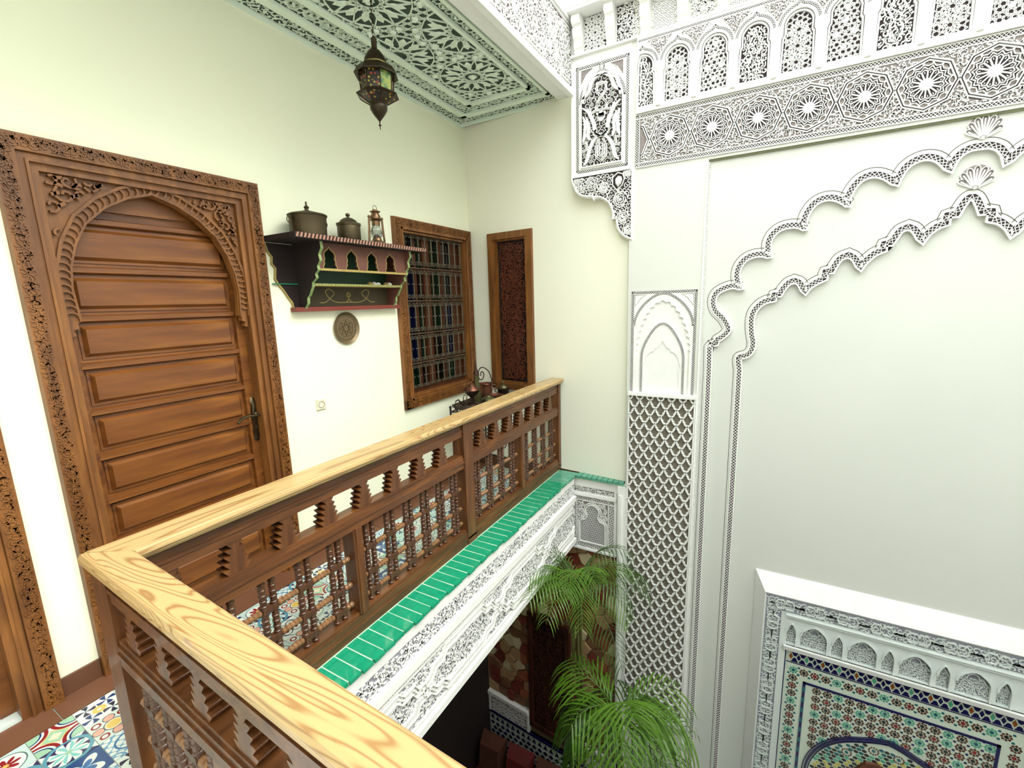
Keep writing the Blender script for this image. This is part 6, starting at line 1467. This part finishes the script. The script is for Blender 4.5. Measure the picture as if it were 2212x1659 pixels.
# brass spout hood at the bottom edge
T = thing('brass_spout', 'weathered brass fountain spout plate under the blue mosaic arch', 'spout', FM.p(3.47, -1.95, -.02))
a = MB(); a.poly(FM, [(3.37, -1.95), (3.57, -1.95), (3.575, -1.80), (3.53, -1.735), (3.47, -1.715), (3.41, -1.735), (3.365, -1.80)], WM + .0035, WM + .02, .06); a.build('back_plate', m_copper, T)
a = MB(); a.tube([FM.p(3.47, -1.83, -.02), FM.p(3.47, -1.83, .06), FM.p(3.47, -1.86, .08)], .012, 8); a.build('tap', m_brass, T, smooth=True)

# ------------------------------------------------------------ palms growing up from the court
def frond(rnd, T, base, az, el, L_, droop, mat, nl=26, ll=.26, hang=.5, lw=.005):
    P = []; d = Vector((math.cos(az) * math.cos(el), math.sin(az) * math.cos(el), math.sin(el))); p = Vector(base); n = 12
    for i in range(n + 1):
        P.append(p.copy()); d.z -= droop / n * (1 + i / n); d.normalize(); p = p + d * (L_ / n)
    a = MB(); a.tube(P, .0045, 4, lambda t: 1.1 - .8 * t)
    for k in range(nl):
        t = .18 + .82 * k / nl; f = t * n; i = min(n - 1, int(f)); q = P[i].lerp(P[i + 1], f - i); dr = (P[i + 1] - P[i]).normalized()
        sd = dr.cross(Vector((0, 0, 1))); 
        if sd.length < .1: sd = Vector((math.cos(az + 1.57), math.sin(az + 1.57), 0))
        sd.normalize()
        for s in (-1, 1):
            l = ll * (1 - abs(t - .45) * .9) * rnd.uniform(.85, 1.1); o = (sd * s * .75 + dr * .65 + Vector((0, 0, .12))).normalized()
            w_ = lw; pts = []; c = q.copy(); m = 5
            for j in range(m + 1):
                wv = w_ * math.sin(PI * (j + .6) / (m + 1.0)); nrm = o.cross(Vector((0, 0, 1))); nrm = nrm.normalized() if nrm.length > .05 else sd
                pts += [c + nrm * wv, c - nrm * wv]; o = (o + Vector((0, 0, -hang * (.25 + .35 * j / m) * rnd.uniform(.7, 1.2)))).normalized(); c = c + o * (l / m)
            a.add(pts, [(2 * j, 2 * j + 1, 2 * j + 3, 2 * j + 2) for j in range(m)])
    return a.build('frond', mat, T)
def palm(name, label, x, y, zc, nf, seed, L_, ll, hang, azr, pot_r=.16, nl=20, lw=.005, pal=.6, el0=.35):
    rnd = random.Random(seed); T = thing(name, label, 'palm', (x, y, ZL))
    a = MB(); a.lathe([(pot_r * .7, 0), (pot_r * .75, .02), (pot_r, .30), (pot_r * 1.08, .31), (pot_r * 1.08, .34), (pot_r * .9, .34)], (x, y, ZL), 20); a.build('pot', m_pot, T, smooth=True)
    for k in range(4):
        an = k * 1.7; a = MB(); r = .035; a.tube([(x + r * math.cos(an), y + r * math.sin(an), ZL + .3), (x + r * 1.6 * math.cos(an + .3), y + r * 1.6 * math.sin(an + .3), (ZL + zc) / 2), (x + r * .5 * math.cos(an), y + r * .5 * math.sin(an), zc + .02)], .011, 6); a.build('stem', m_stem, T)
    for i in range(nf):
        az = azr[0] + (azr[1] - azr[0]) * ((i * .618) % 1); el = rnd.uniform(el0, 1.4)
        frond(rnd, T, (x + rnd.uniform(-.02, .02), y + rnd.uniform(-.02, .02), zc - rnd.uniform(0, .12)), az, el, L_ * rnd.uniform(.75, 1.1), rnd.uniform(1.1, 2.0), m_leaf if rnd.random() < pal else m_leaf2, nl, ll, hang, lw)
    return T
palm('tall_palm', 'taller palm reaching up against the small carved panel, its fronds spread left', 1.38, 3.10, -.58, 20, 5, .72, .24, .8, (-3.6, .8), nl=18, lw=.0036, pal=.5, el0=.7)
palm('bushy_palm', 'lower bushy palm with long drooping green fronds, bottom centre', 1.82, 2.78, -1.34, 20, 9, .62, .42, .9, (-3.6, 1.6), nl=11, lw=.0070, pal=.75, el0=.3)
